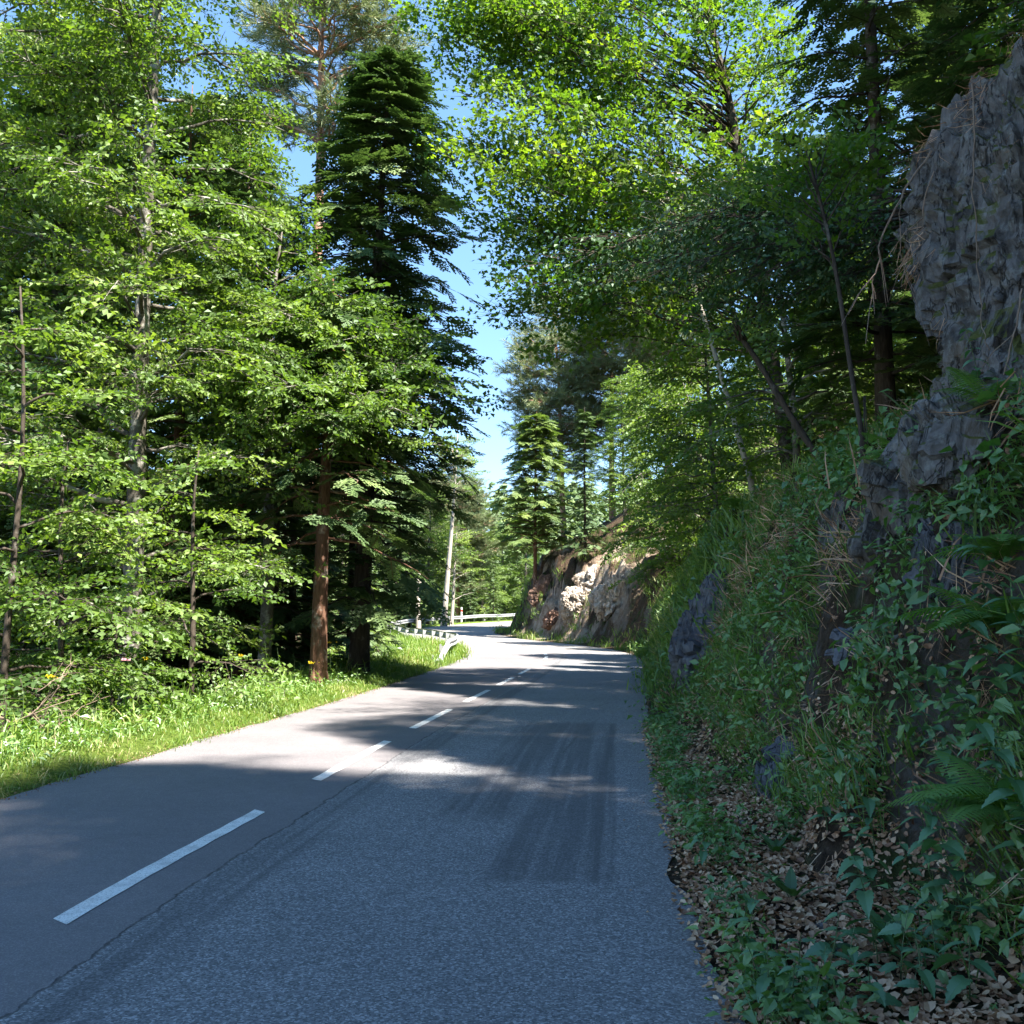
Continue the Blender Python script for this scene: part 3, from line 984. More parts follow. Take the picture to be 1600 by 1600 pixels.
# ------------------------------------------------------------------ trees left of the road
# big beech with grey trunk
t = Tree(1, base_at(205, 20), 24, .21, (-.2, .6), .12)
t.auto(1.8, 23, 76, lambda u: 4.7 - 1.4 * u, (-.05, .45), sag=.14, rise=.12, sc=1.15, step=.42, lat_step=.40, W=.40, tilt=.28, cap=lambda a, h, L: min(L, 2.9) if math.cos(a) > .3 else L, keep=lambda a, h, L: not (h < 5.0 and math.sin(a) < -.3 and abs(math.cos(a)) < .8))
for h in (5.2, 6.3, 7.0, 8.2, 9.1, 10.4, 11.5, 12.6, 14, 15.5):
    t.limb(t.on_trunk(h), t.on_trunk(h) + np.array((t.g.uniform(-1.2, 1.2), -2.6, .9)), .035, W=1.1, sc=1.1, step=.4, lat_step=.36, tilt=.3)
r = t.finish('beech_tree', 'big beech with pale patchy grey trunk standing behind the left grass verge', 'tree', 'beech', 'bark_beech', TBn); done(t, r)
# beech whose boughs sweep to the right over the verge (lichen trunk)
t = Tree(2, base_at(412, 24), 11.5, .17, (.1, .4), .2)
for (u, v, d, h, W) in [(660, 565, 22, 6.2, 1.1), (715, 590, 23, 6.6, 1.0), (640, 640, 21, 5.6, 1.1), (690, 690, 23, 5.4, .9), (600, 600, 20, 6.0, 1.2), (560, 520, 21, 7.0, 1.3), (620, 500, 22, 7.6, 1.3), (670, 520, 24, 7.6, 1.2), (720, 560, 25, 7.2, .8),
                       (520, 640, 20, 5.4, 1.2), (470, 590, 19, 6.0, 1.3), (560, 450, 22, 8.4, 1.3), (450, 470, 20, 7.8, 1.4), (330, 520, 21, 7.0, 1.3), (300, 600, 21, 6.0, 1.2),
                       (340, 440, 21, 8.2, 1.4), (380, 640, 20, 5.5, 1.1), (430, 540, 20, 6.6, 1.3), (360, 320, 22, 11, 1.3), (300, 380, 22, 10, 1.3),
                       (650, 590, 26, 7, 1.2), (560, 600, 26, 6.6, 1.3), (480, 520, 26, 8, 1.3), (740, 620, 24, 6.2, .7)]:
    p1 = at(u, v, d) - t.base
    h = min(h, p1[2] + .4)
    t.limb(t.on_trunk(max(h, 2)), p1, .045, W=W * 1.15, u0=.3, sc=1.15, step=.38, lat_step=.36, tilt=.3, rise=.14, sag=.02)
t.auto(8.5, 11.3, 10, lambda u: 2.2 - 1.2 * u, (.1, .5), sc=1.1, step=.46)
for k in range(12):
    h = 2.6 + k * .35; a = k * 2.2
    t.limb(t.on_trunk(h), t.on_trunk(h) + np.array((math.cos(a), math.sin(a), .1)) * t.g.uniform(.4, 1.3), .018, dead=True)
r = t.finish('beech_tree', 'beech with slim lichen spotted trunk whose long boughs sweep right towards the road', 'tree', 'beech', 'bark_beech', TB); done(t, r)
# young beeches at the verge edge with bright layered sprays
def young(seed, u, d, H, L, label, n=20):
    t = Tree(seed, base_at(u, d), H, .05, (0, 0), .1)
    t.auto(.5, H * .97, n, lambda q: L * (1 - q * .65), (-.1, .35), sag=.10, sc=1.0, step=.28, lat_step=.28, W=.5, tilt=.16)
    r = t.finish('beech_sapling', label, 'sapling', 'beech', 'bark_dark', TBn); done(t, r)
young(11, 95, 15.5, 4.6, 2.0, 'bright young beech left of the big grey trunk, above the dead branch heap', 13)
young(12, 300, 17.5, 4.4, 1.7, 'young beech with light green layers just right of the big grey trunk', 12)
young(13, 10, 14.0, 6.5, 2.3, 'young beech cut by the left picture edge behind the verge', 16)
young(14, 180, 16.5, 1.9, 1.3, 'low beech bush spreading over the weeds below the big grey trunk', 8)
# tall pine with orange bark
b = base_at(487, 33)
t = Tree(21, b, 27.5, .30, (-.3, 0), .25)
for (u, v, d, h) in [(430, 20, 32, 21), (540, 60, 33, 20), (600, 40, 32, 21), (610, -20, 33, 23), (560, 10, 31, 22), (470, -30, 33, 23), (420, -60, 34, 24), (520, -90, 33, 24), (590, -110, 33, 25), (640, -60, 34, 24), (530, 150, 31.5, 17.4), (505, 165, 31.8, 17.2), (545, 165, 32, 17.0),
                     (420, 190, 35, 18), (400, 130, 36, 19), (440, 100, 36, 19.5), (570, 100, 34, 19.5), (385, 185, 37, 18), (460, 200, 36, 17.8), (640, 90, 35, 20), (500, 60, 35, 21), (560, -50, 35, 24), (410, 60, 36, 21)]:
    t.limb(t.on_trunk(h), at(u, v, d) - b, .07, W=1.1, u0=.5, sc=1.9, step=.24, lat_step=.20, rise=.06, tilt=.3, flat=False)
t.auto(20, 27.3, 34, lambda u: 3.2 - 1.5 * u, (.1, .6), sc=2.4, step=.3, lat_step=.28, W=.4, u0=.4, flat=False)
for k in range(10):
    h = 11 + k * .7; a = k * 2.3
    t.limb(t.on_trunk(h), t.on_trunk(h) + np.array((math.cos(a), math.sin(a), .15)) * t.g.uniform(.5, 1.6), .025, dead=True)
r = t.finish('pine_tree', 'tall Scots pine with bare orange trunk standing above the dark firs on the left', 'tree', 'pine', 'bark_pine', TP); done(t, r)
# the broad dark fir beside the sky gap
b = base_at(560, 27)
t = Tree(22, b, 17.5, .27, (.55, .5), .05)
t.auto(2.0, 17.3, 165, lambda u: min(2.45 + .5 * u, 3.9 * (1 - u) ** .66) + .12, (-.22, .15), sag=.12, rise=.06, sc=1.6, step=.50, lat_step=.48, W=.40, u0=.22, tilt=.15,
       keep=lambda a, h, L: h > 4.5 or (abs(math.cos(a)) < .8 and L < 2.4))
r = t.finish('fir_tree', 'broad dark fir whose pointed crown stands against the sky gap, left of the road', 'tree', 'fir', 'bark_dark', TF); done(t, r)
# reddish trunk at the verge
b = base_at(498, 22.5)
t = Tree(23, b, 9.5, .20, (.1, .2), .06)
t.auto(3.2, 9.3, 46, lambda u: 2.3 * (1 - u) ** .6 + .3, (-.3, .05), sag=.12, rise=.05, sc=1.1, step=.5, lat_step=.5, W=.36, u0=.35)
r = t.finish('spruce_tree', 'spruce with thick reddish trunk rooted at the edge of the left verge', 'tree', 'fir', 'bark_red', TF); done(t, r)
# slim trunks in the dark wood
L_named = [
    ('spruce', 0, 372, 29, 17, 'slim spruce trunk half hidden left of the lichen spotted beech'),
    ('fir', 0, 62, 25, 20, 'dark fir trunk left of the big grey beech'),
    ('fir', 1, 32, 33, 27, 'tall dark fir against the sky at the upper left'),
    ('fir', 1, 560, 38, 13, 'smaller fir right behind the broad dark fir'),
    ('spruce', 1, 455, 31, 12, 'spruce behind the gap between reddish trunk and lichen spotted beech'),
    ('fir', 0, 548, 33, 12, 'fir whose low light green boughs hang over the grass bank'),
    ('spruce', 0, 270, 30, 20, 'spruce deep in the wood right of the big grey beech'),
    ('fir', 0, 150, 31, 24, 'tall fir deep in the wood behind the big grey trunk'),
    ('beech', 1, -60, 24, 19, 'beech leaning in from beyond the left picture edge'),
    ('fir', 1, 330, 34, 22, 'tall fir between the big grey trunk and the orange pine'),
    ('fir', 0, 425, 28, 14.5, 'pointed fir left of the broad dark fir, below the orange pine'),
    ('beech', 0, 225, 44, 26, 'tallest beech far behind the big grey trunk'),
    ('spruce', 1, 100, 41, 26, 'tall spruce far back near the left picture edge'),
    ('beech', 0, -30, 38, 26, 'far beech at the left picture edge'),
]
for i, (k, v_, u, d, H, lab) in enumerate(L_named):
    x = at(u, 1000, d)[0]
    place_generic(k, v_, x, d, H, i * 1.7, lab)
rr = random.Random(5)
G_WOOD = 'trees deep in the shaded wood left of the road'
n_ = 0
for y in (46, 54, 62, 70, 78):
    for x in np.arange(-46, -9, 5.2):
        xx = x + rr.uniform(-1.8, 1.8); yy = y + rr.uniform(-3, 3)
        if xx > -11 - (yy - 46) * .04 or 1600 * xx / yy + 800 < -200: continue
        place_generic(('fir', 'beech', 'spruce')[n_ % 3], n_ % 2, xx, yy, rr.uniform(13, 19), rr.uniform(0, 6), 'tree deep in the shaded wood, seen only between nearer trunks', G_WOOD)
        n_ += 1
# wood beside and behind the camera on the left (beyond the frame, throws no shade on the road)
# ------------------------------------------------------------------ far trees past the bend
# slim bare pole of a tree
def bare(seed, u, d, H, r0, label, nm, bk, crown=None, lean=(0, 0), temps=None, leaf='beech', fork=False, n=16):
    t = Tree(seed, base_at(u, d), H, r0, lean, .08)
    if crown:
        t.auto(H * crown[0], H * .98, n, lambda q: crown[1] * (1 - q * .6), (.0, .5), sc=1.5, step=.5, lat_step=.5)
    for k in range(7):
        h = H * (.25 + .07 * k); a = k * 2.2
        t.limb(t.on_trunk(h), t.on_trunk(h) + np.array((math.cos(a), math.sin(a), .4)) * (1.8 if fork else .9), .05 if fork else .03, dead=True)
    r = t.finish(nm, label, 'tree', leaf, bk, temps or TB); done(t, r)
bare(31, 693, 88, 17, .27, 'slim pale tree with long bare trunk behind the guardrail in the bend', 'tall_tree', 'bark_pale', (.62, 2.6), (1.2, 0))
bare(32, 705, 90, 9, .18, 'small forked pale tree right beside the long bare trunk', 'forked_tree', 'bark_pale', (.5, 2.2), (.5, 0), fork=True)
t = Tree(33, base_at(654, 76), 4.4, .26, (-.1, 0), .05); t.rad[-4:] = .2
t.tr = MB(); t.tr.tube(t.path, np.linspace(.20, .15, 12), 10)
for k in range(6):
    t.limb(t.on_trunk(3.0 + .2 * k), t.on_trunk(3.4 + .2 * k) + np.array((math.cos(k * 2.1), math.sin(k * 2.1), -.3)) * .8, .04, dead=True)
r = t.finish('broken_trunk', 'short broken pale trunk behind the guardrail, left of the long bare tree', 'tree stump', 'beech', 'bark_pale', TB)
FAR = [('pine', 0, 716, 112, 22, 'pine with sparse tip standing in the sky notch above the bend'),
       ('beech', 1, 668, 92, 13, 'light green beech behind the broken pale trunk'),
       ('fir', 1, 640, 84, 12, 'fir left of the broken pale trunk'),
       ('fir', 0, 735, 100, 5.5, 'low dark fir behind the far guardrail'),
       ('beech', 0, 752, 112, 13, 'round light green beech in the middle behind the far guardrail'),
       ('fir', 1, 771, 104, 6, 'small fir between the white roadside posts'),
       ('beech', 1, 790, 122, 15, 'pale green beech behind the far rock corner'),
       ('beech', 0, 722, 128, 15, 'distant beech behind the forked pale tree'),
       ('fir', 0, 690, 106, 14, 'dark fir right behind the long bare trunk'),
       ('pine', 1, 660, 108, 19, 'distant pine left of the sky notch'),
       ('fir', 1, 622, 94, 19, 'dark fir left of the sky notch beyond the bend'),
       ('beech', 1, 820, 118, 16, 'beech half hidden behind the far rock corner')]
for i, (k, v_, u, d, H, lab) in enumerate(FAR):
    x = at(u, 1000, d)[0]
    place_generic(k, v_, x, d, H, i * 2.1 + 1, lab)
G_FAR = 'distant trees on the slope beyond the bend'
for i in range(70):
    d = rr.uniform(125, 230)
    u = rr.uniform(560, 900)
    x = at(u, 1000, d)[0]
    place_generic(('beech', 'fir', 'beech', 'pine')[i % 4], i % 2, x, d, rr.uniform(10, 14), rr.uniform(0, 6), 'distant tree on the slope beyond the bend', G_FAR)

# ------------------------------------------------------------------ trees on the right slope
def hero_maple():
    b = np.array((6.4, 23.0, 0)); b[2] = gz(b[0], b[1])
    t = Tree(41, b, 17.5, .17, (-2.6, .5), .35)
    poly = [(625, -60), (640, 40), (700, 60), (690, 130), (740, 160), (700, 190), (680, 240), (790, 235), (800, 330), (760, 350), (800, 420), (790, 500), (850, 560), (960, 480), (1010, 520), (1120, 430), (1230, 380), (1260, 180), (1240, -60)]
    def inside(u, v):
        c = False
        for i in range(len(poly)):
            (x1, y1), (x2, y2) = poly[i], poly[i - 1]
            if (y1 > v) != (y2 > v) and u < (x2 - x1) * (v - y1) / (y2 - y1) + x1: c = not c
        return c
    g = np.random.default_rng(8)
    pts = []
    tries = 0
    while len(pts) < 135 and tries < 6000:
        tries += 1
        u = g.uniform(620, 1260); v = g.uniform(-60, 560); d = g.uniform(20.5, 27)
        if not inside(u, v): continue
        p = at(u, v, d)
        if any(np.linalg.norm(p - q) < .68 for q in pts): continue
        pts.append(p)
    for (u, v) in [(660, 30), (720, 110), (700, 215), (690, 230), (760, 330), (770, 345), (790, 410), (800, 480), (770, 490), (860, 540), (730, 60), (680, 60), (650, 10)]:
        pts.append(at(u, v, 23.5))
    for p in pts:
        q = p - t.base
        h = np.clip(q[2] - .5 * np.hypot(q[0] + 1.5, q[1]) , 3.0, 16.5)
        t.limb(t.on_trunk(h), q, .032, W=.9, u0=.62, sc=1.05, step=.38, lat_step=.38, rise=.10, tilt=.30, flat=False, shade=.12)
    t.auto(13, 17.3, 14, lambda u: 3.4 - 2 * u, (.1, .7), W=.4, sc=1.1, flat=False)
    r = t.finish('maple_tree', 'broadleaf tree on the right bank whose sunlit yellow green crown hangs over the road', 'tree', 'maple', 'bark_dark', TM); done(t, r)
hero_maple()
def slope_beech(seed, x, y, H, r0, L, n, label, lean=(0, 0), az=None, leaf='beech', temps=TB, h0=1.0, bk='bark_beech', sc=1.1, sag=.2):
    b = np.array((x, y, gz(x, y)))
    t = Tree(seed, b, H, r0, lean, .15)
    t.auto(h0, H * .98, n, lambda u: L * (1.05 - u * .6), (-.15, .35), sag=sag, sc=sc, step=.46, lat_step=.42, W=.36, az=az)
    r = t.finish('beech_tree', label, 'tree', leaf, bk, temps); done(t, r)
    return r
slope_beech(42, 7.6, 37.5, 7.2, .12, 2.8, 64, 'beech drooping over the bank where the road bends away, right side', (-1.2, 0), h0=.4, sc=1.35)
slope_beech(43, 8.2, 50, 10, .15, 3.4, 64, 'beech hanging low over the pale far rock', (-1, 0), h0=.4, sc=1.4)
# thin white trunk leaning left
b = np.array(at(1185, 710, 22.3)); b[2] = gz(b[0], b[1])
t = Tree(44, b, 8.5, .065, (-2.2, 0), .08)
t.auto(5.6, 8.3, 12, lambda u: 2.6 - 1.2 * u, (.0, .5), sc=1.1, W=.4)
for k in range(8):
    h = 2.2 + .35 * k
    t.limb(t.on_trunk(h), t.on_trunk(h) + np.array((-.9 + .4 * (k % 3), .2, .2)) * t.g.uniform(.5, 1.2), .012, dead=True)
r = t.finish('birch_tree', 'slim tree with bare white trunk leaning left on the right slope', 'tree', 'beech', 'bark_pale', TB); done(t, r)
slope_beech(49, 5.5, 19.5, 6.5, .07, 2.3, 40, 'small dark beech on the grassy bank before the splintered trunk', (-.3, 0), h0=.5, sc=1.1)
slope_beech(50, 5.4, 26.5, 7.0, .07, 2.4, 40, 'small beech whose leaves hang over the bank above the dark boulder', (-.5, 0), h0=.4, sc=1.15)
# brown splintered trunk leaning
b = np.array(at(1292, 715, 15)); b[2] = gz(b[0], b[1])
t = Tree(45, b, 2.1, .08, (-1.15, .4), .06)
t.tr = MB(); t.tr.tube(t.path, np.linspace(.06, .04, 12) * (1 + .12 * np.sin(np.arange(12) * 2.3)), 8)
e = t.path[-1]
for k in range(7):
    a = k * .9
    o_ = np.array((math.cos(a), math.sin(a), 0)) * .05
    t.tr.tube([e + o_, e + o_ * 1.3 + np.array((-.12, .03, .25 + .12 * (k % 3)))], [.03, .004], 4)
r = t.finish('splintered_trunk', 'thin splintered dark trunk leaning left above the grassy bank', 'dead tree', 'beech', 'bark_dark', TB)
RN = [('pine', 0, 3.9, 76, 20, 'leftmost pine on the far outcrop, its layers edging the sky gap'),
      ('pine', 1, 7.4, 75, 20, 'orange stemmed pine behind the fir on the far outcrop'),
      ('pine', 0, 10.4, 68, 22, 'tall pine with pale orange stem above the far outcrop, seen between leaves'),
      ('fir', 1, 4.3, 60, 9, 'young fir right of the brown stem on the far outcrop'),
      ('beech', 0, 7.0, 63, 9.5, 'yellow green beech above the pale far rock'),
      ('beech', 1, 10.5, 42, 10, 'beech behind the thin white leaning trunk'),
      ('beech', 0, 10.2, 32, 9, 'beech above the grassy right bank'),
      ('fir', 1, 8.8, 27.5, 10, 'dark fir behind the splintered trunk'),
      ('fir', 0, 6.3, 17, 14, 'dark fir standing just left of the tall grey rock'),
      ('beech', 1, 6.9, 8.0, 13.5, 'beech overhanging the tall grey rock from upslope'),
      ('fir', 0, 11.2, 22, 13, 'dark fir high on the right slope behind the beeches'),
      ('fir', 1, 12.0, 27.5, 12, 'second dark fir high on the right slope behind the beeches'),
      ('fir', 0, 11.0, 17, 14, 'dark fir upslope behind the sapling with large leaves'),
      ('fir', 1, 12.5, 34, 11, 'dark fir high behind the white leaning trunk'),
      ('fir', 1, 8.4, 14.5, 15, 'dark fir behind the tall grey rock'),
      ('fir', 0, 9.5, 21, 13, 'dark fir upslope of the maple on the right'),
      ]
for i, (k, v_, x, y, H, lab) in enumerate(RN):
    place_generic(k, v_, x, y, H, i * 1.3 + .4, lab)
t = Tree(48, (1.5, 67, gz(1.5, 67) - .2), 12.5, .15, (.1, 0), .05)
t.auto(3.4, 12.3, 90, lambda u: 2.7 * (1 - u) ** .7 + .3, (-.1, .15), sag=.06, sc=1.7, step=.5, lat_step=.45, W=.42)
r = t.finish('fir_tree', 'light green fir with brown stem on the tip of the far outcrop', 'tree', 'lightfir', 'bark_red', TF); done(t, r)
G_SL = 'trees of the wood covering the right slope'
spots = []
for i in range(400):
    x = rr.uniform(9, 34); y = rr.uniform(-26, 84)
    if any(math.hypot(x - a, y - b) < 4.6 for a, b in spots) or any(math.hypot(x - q[2], y - q[3]) < 3.0 for q in RN): continue
    if x < 11 and y < 12: continue
    if y > 20 and x > 26: continue
    if 50 < y < 62 and x < 17: continue
    if 16 < y <= 50 and x < 13.5: continue
    spots.append((x, y))
for i, (x, y) in enumerate(spots):
    place_generic(('beech', 'fir', 'beech', 'spruce')[i % 4], i % 2, x, y, rr.uniform(12, 16) if y < 16 else rr.uniform(7.5, 10), rr.uniform(0, 6), 'tree of the dense wood on the right slope, mostly hidden by nearer leaves', G_SL)
for i, (k, x, y, H) in enumerate([('beech', 4.9, -1.2, 13.0), ('beech', 6.0, 2.0, 16.5), ('beech', 5.2, -3.5, 18.5), ('beech', 5.6, -9, 18), ('fir', 9.2, 4.5, 17), ('beech', 9.4, -1.5, 17), ('beech', 9.5, -7, 17), ('fir', 9.6, 9.6, 15), ('beech', 4.4, -14, 18), ('beech', 9.5, -14, 18), ('fir', 7.4, -5.5, 20), ('fir', 7.5, .3, 20)]):
    place_generic(k, i % 2, x, y, H, i * 2.0, 'tree on the right bank beside the viewer, throwing shade on the road', 'trees on the right bank beside the viewer')
# sapling with big leaves in front of the dark firs
b = np.array(at(1350, 600, 9.3)); b[2] = gz(b[0], b[1])
t = Tree(46, b, 3.0, .014, (-.45, 0), .08)
for (u, v) in [(1285, 230), (1225, 215), (1300, 215), (1340, 195), (1250, 260), (1200, 270), (1175, 300), (1245, 310), (1330, 250), (1360, 240), (1290, 300), (1220, 340), (1340, 320), (1270, 360)]:
    q = at(u, v, 9.3 + t.g.uniform(-.4, .5)) - t.base
    t.limb(t.on_trunk(min(2.9, max(1.2, q[2] - .5))), q, .010, W=.22, u0=.45, step=.16, lat_step=.18, sc=.42, tilt=.25, rise=.05)
r = t.finish('beech_sapling', 'sapling with large clear leaves before the dark firs, left of the tall grey rock', 'sapling', 'maple', 'bark_dark', [T_beech(60 + i, .75, .19, 4, 3) for i in range(3)]); done(t, r)
# dark glossy boughs reaching out low over the road
b = np.array((7.6, 13.0, 0)); b[2] = gz(7.6, 13.0)
t = Tree(47, b, 11, .10, (-.8, 0), .1)
for (u, v, d) in [(850, 390, 15), (900, 350, 15), (960, 390, 14), (1010, 340, 14), (1040, 400, 13), (1080, 430, 14), (1120, 380, 13), (1170, 420, 13), (1200, 360, 14), (1010, 420, 15), (930, 420, 15.5), (1060, 360, 15), (1150, 330, 15), (1230, 450, 14), (1180, 480, 15), (1100, 470, 15)]:
    q = at(u, v, d) - t.base
    t.limb(t.on_trunk(max(1.5, q[2] - .8)), q, .035, W=.7, u0=.5, step=.30, lat_step=.28, sc=.95, tilt=.25, rise=.12, sag=.03)
t.auto(5.5, 10.8, 22, lambda u: 2.6 - 1.2 * u, (.0, .5), sc=1.1, W=.4)
r = t.finish('whitebeam_tree', 'tree with dark glossy leaves reaching low over the road from the right bank', 'tree', 'gloss', 'bark_dark', TG); done(t, r)

# the distant wooded hill
g = np.random.default_rng(3)
def hill():
    mb = MB()
    n = 620
    y = g.uniform(190, 520, n); x = y * g.uniform(-.42, .30, n)
    z = ground(x, y)
    k = np.arange(n)
    T = []
    for s_ in range(4):
        q = np.random.default_rng(70 + s_)
        v, f, m, r = [], [], [], []
        for i in range(70):
            uu = q.uniform(0, 1); a = q.uniform(0, 6.28)
            rad = (2.6 * (1 - uu) ** .7 if s_ % 2 else 3.2 * math.sin(min(1, uu * .85 + .12) * PI)) * q.uniform(.5, 1)
            p = np.array((math.cos(a) * rad, math.sin(a) * rad, 1.5 + uu * 10))
            d = np.array((math.cos(a), math.sin(a), q.uniform(-.4, .3))); sd = np.array((-math.sin(a), math.cos(a), 0))
            n0 = len(v); sz = q.uniform(.35, .8)
            v += [p - sd * sz, p + d * sz * 1.2, p + sd * sz, p + np.array((0, 0, sz))]
            f += [(n0, n0 + 1, n0 + 3), (n0 + 1, n0 + 2, n0 + 3)]; rn = q.normal(0, .15); m += [0, 0]; r += [rn, rn]
        T.append(pack(v, f, m, r))
    for i, t_ in enumerate(T):
        s_ = k % 4 == i
        P = np.stack([x[s_], y[s_], z[s_] - .5], 1)
        a = g.uniform(0, 6.28, len(P))
        bake(mb, t_, P, np.stack([np.cos(a), np.sin(a), a * 0], 1), np.tile((0, 0, 1.0), (len(P), 1)), g.uniform(1.2, 2.0, len(P)), rnd=g.normal(.45, .15, len(P)))
    o = mb.build('distant_forest', [M['fir']])
    tag(o, 'mixed wood covering the distant hill beyond the bend', 'forest', kind='stuff')
hill()

# ------------------------------------------------------------------ guardrail
def guardrail():
    T0 = tl_of_y(34.2); T1 = min(T0 + 96, TL[-1] - 2)
    p0 = on_road(T0, -3.3)
    root = thing('guardrail', p0, 'galvanised steel guardrail curving along the left verge into the bend', 'guardrail')
    def P(t_, s_, z_):
        i = np.array([np.interp(t_, TL, AX[:, 0]), np.interp(t_, TL, AX[:, 1])])
        n_ = np.array([np.interp(t_, TL, AN[:, 0]), np.interp(t_, TL, AN[:, 1])]); n_ /= np.linalg.norm(n_)
        q = i - n_ * (float(wL(i[1])) + .42) + n_ * s_
        return np.array((q[0], q[1], float(zroad(i[1])) + z_)) - np.array(p0)
    prof = [(0, .75), (.03, .735), (.08, .70), (.08, .66), (.03, .625), (0, .595), (.03, .565), (.08, .53), (.08, .49), (.03, .455), (0, .44)]
    k = 0
    t_ = T0
    while t_ < T1:
        mb = MB()
        for side in (0, -.008):
            v = []
            for q in np.linspace(t_, t_ + 4.03, 5):
                dip = .62 * (1 - smooth(T0, T0 + 4.5, q)) + .02 * math.sin(q * .7)
                for a, z in prof: v.append(P(q, a + side, z - dip))
            f = []
            n = len(prof)
            for i in range(4):
                for j in range(n - 1):
                    a = i * n + j
                    tri = [(a, a + 1, a + n + 1), (a, a + n + 1, a + n)]
                    if side: tri = [(x, z, y) for x, y, z in tri]
                    f += tri
            mb.add(v, f)
        mb.build('beam', [M['steel']], root)
        t_ += 4
    pm = MB()
    pm.box((0, 0, .2), (.012, .10, 1.1)); pm.box((.03, .05, .2), (.06, .010, 1.1)); pm.box((.03, -.05, .2), (.06, .010, 1.1))
    me = pm.mesh('post', [M['steel']])
    sm = MB(); sm.box((0, 0, 0), (.16, .08, .20)); sme = sm.mesh('spacer', [M['steel']])
    q = T0 + 1.0
    while q < T1:
        a = P(q, -.22, 0)
        dx = P(q + .2, 0, 0) - P(q - .2, 0, 0)
        rz = math.atan2(dx[1], dx[0]) - PI / 2
        dip = .62 * (1 - smooth(T0, T0 + 4.5, q))
        po = link_mesh('post', me, root, loc=a + (0, 0, -.02 - dip * .8), rot=(0, 0, rz))
        s_ = link_mesh('spacer', sme, root, loc=P(q, -.10, .60 - dip), rot=(0, 0, rz))
        q += 2.0
guardrail()
for i, (u, d, lab) in enumerate([(721, 106, 'white roadside post with red band, left one of two behind the far guardrail'), (757, 112, 'white roadside post with red band, right one of two behind the far guardrail')]):
    x = at(u, 960, d)[0]
    z = float(at(u, 961, d)[2])
    r = thing('marker_post', (x, d, z - 1.2), lab, 'marker post', 'marker posts')
    m = MB(); m.tube([(0, 0, 0), (0, 0, 1.9), (0, 0, 2.0)], [.10, .10, .07], 8); m.build('post', [M['white']], r)
    m = MB(); m.tube([(0, 0, 1.55), (0, 0, 1.75)], .107, 8); m.build('band', [M['red']], r)

# ------------------------------------------------------------------ rocks
def rock_mesh(seed, size, planes=46, res=34, rough=.05, strata=(.3, .1, .95), deep=1.0, cut=.72, ledge=.35):
    g = np.random.default_rng(seed)
    # cube sphere
    u = np.linspace(-1, 1, res)
    A, B = np.meshgrid(u, u, indexing='ij')
    V, F = [], []
    n0 = 0
    for ax in range(3):
        for sg in (1, -1):
            c = np.ones_like(A) * sg
            comp = [None] * 3
            comp[ax] = c; comp[(ax + 1) % 3] = A if sg > 0 else B; comp[(ax + 2) % 3] = B if sg > 0 else A
            v = np.stack([q.ravel() for q in comp], 1)
            V.append(v)
            i, j = np.meshgrid(np.arange(res - 1), np.arange(res - 1), indexing='ij')
            a = (i * res + j).ravel() + n0
            F.append(np.concatenate([np.stack([a, a + res, a + res + 1], 1), np.stack([a, a + res + 1, a + 1], 1)]))
            n0 += res * res
    V = np.concatenate(V); F = np.concatenate(F)
    V = V / (np.abs(V) ** 5).sum(1)[:, None] ** .2
    for k in range(planes):
        n = g.normal(0, 1, 3); n /= np.linalg.norm(n)
        d = g.uniform(cut, 1.12)
        e = V @ n - d
        V = V - np.clip(e, 0, None)[:, None] * n * .92
    V = V * np.array(size) / 2
    st = np.array(strata) / np.linalg.norm(strata)
    h = V @ st + .22 * fbm(V, 1.1, 3, seed)
    lay = np.abs(((h * 2.6) % 1) - .5) * 2
    nrm = V / (np.linalg.norm(V, axis=1)[:, None])
    V = V + nrm * ((.10 * fbm(V, 1.1, 2, seed + 5) + rough * fbm(V, 3.2, 3, seed + 9) - .07 * (lay > .80) * (fbm(V, .9, 2, seed + 3) > -.1)) * deep)[:, None]
    nn_ = fbm(V * (1.7, 1.7, .75), 1.0, 3, seed + 40)
    V = V + nrm * ((np.floor(3.5 * nn_) / 3.5 - nn_ * .5) * .26 * ledge)[:, None]
    V = V - nrm * (np.clip(.16 - np.abs(fbm(V * (1.6, 1.6, .6), 1.2, 3, seed + 60)), 0, 1) * .9 * ledge)[:, None]
    # small chipped facets
    cell = np.floor(V * np.array((5, 5, 7)) + .8 * fbm(V, 2, 2, 3)[:, None]).astype(np.int64)
    V = V + nrm * ((_hash(cell[:, 0], cell[:, 1], cell[:, 2], seed) - .5) * .05 * deep)[:, None]
    return V, F
FREE = []
def rock(seed, loc, size, mat, label, rot=(0, 0, 0), name='rock_outcrop', cat='rock', **k):
    V, F = rock_mesh(seed, size, **k)
    FREE.append((loc, min(size[0], size[1]) * (.16 if loc[1] < 16 else .42)))
    mb = MB(); mb.add(V, F)
    o = mb.build(name, [M[mat]], None, loc=loc, rot=rot)
    return tag(o, label, cat)
rock(3, (4.55, 7.9, 4.45), (2.5, 2.6, 4.3), 'rock', 'tall grey cliff rock standing at the upper right picture edge', (0, .10, .15), 'cliff_rock', res=84, rough=.11, planes=40, strata=(.9, .35, .25), cut=.80, ledge=1.0)
rock(5, (4.35, 8.1, 3.1), (2.0, 2.4, 1.7), 'rock', 'cracked grey block under the tall cliff rock', (0, .1, .35), res=70, rough=.06)
def rp(u, v, d, dx=0.0, dy=0.0):
    p = at(u, v, d); return (p[0] + dx, p[1] + dy, p[2])
def hp(u, v, out=0.0, dz=0.0):
    p = hit(u, v); return (p[0] - out, p[1], p[2] + dz)
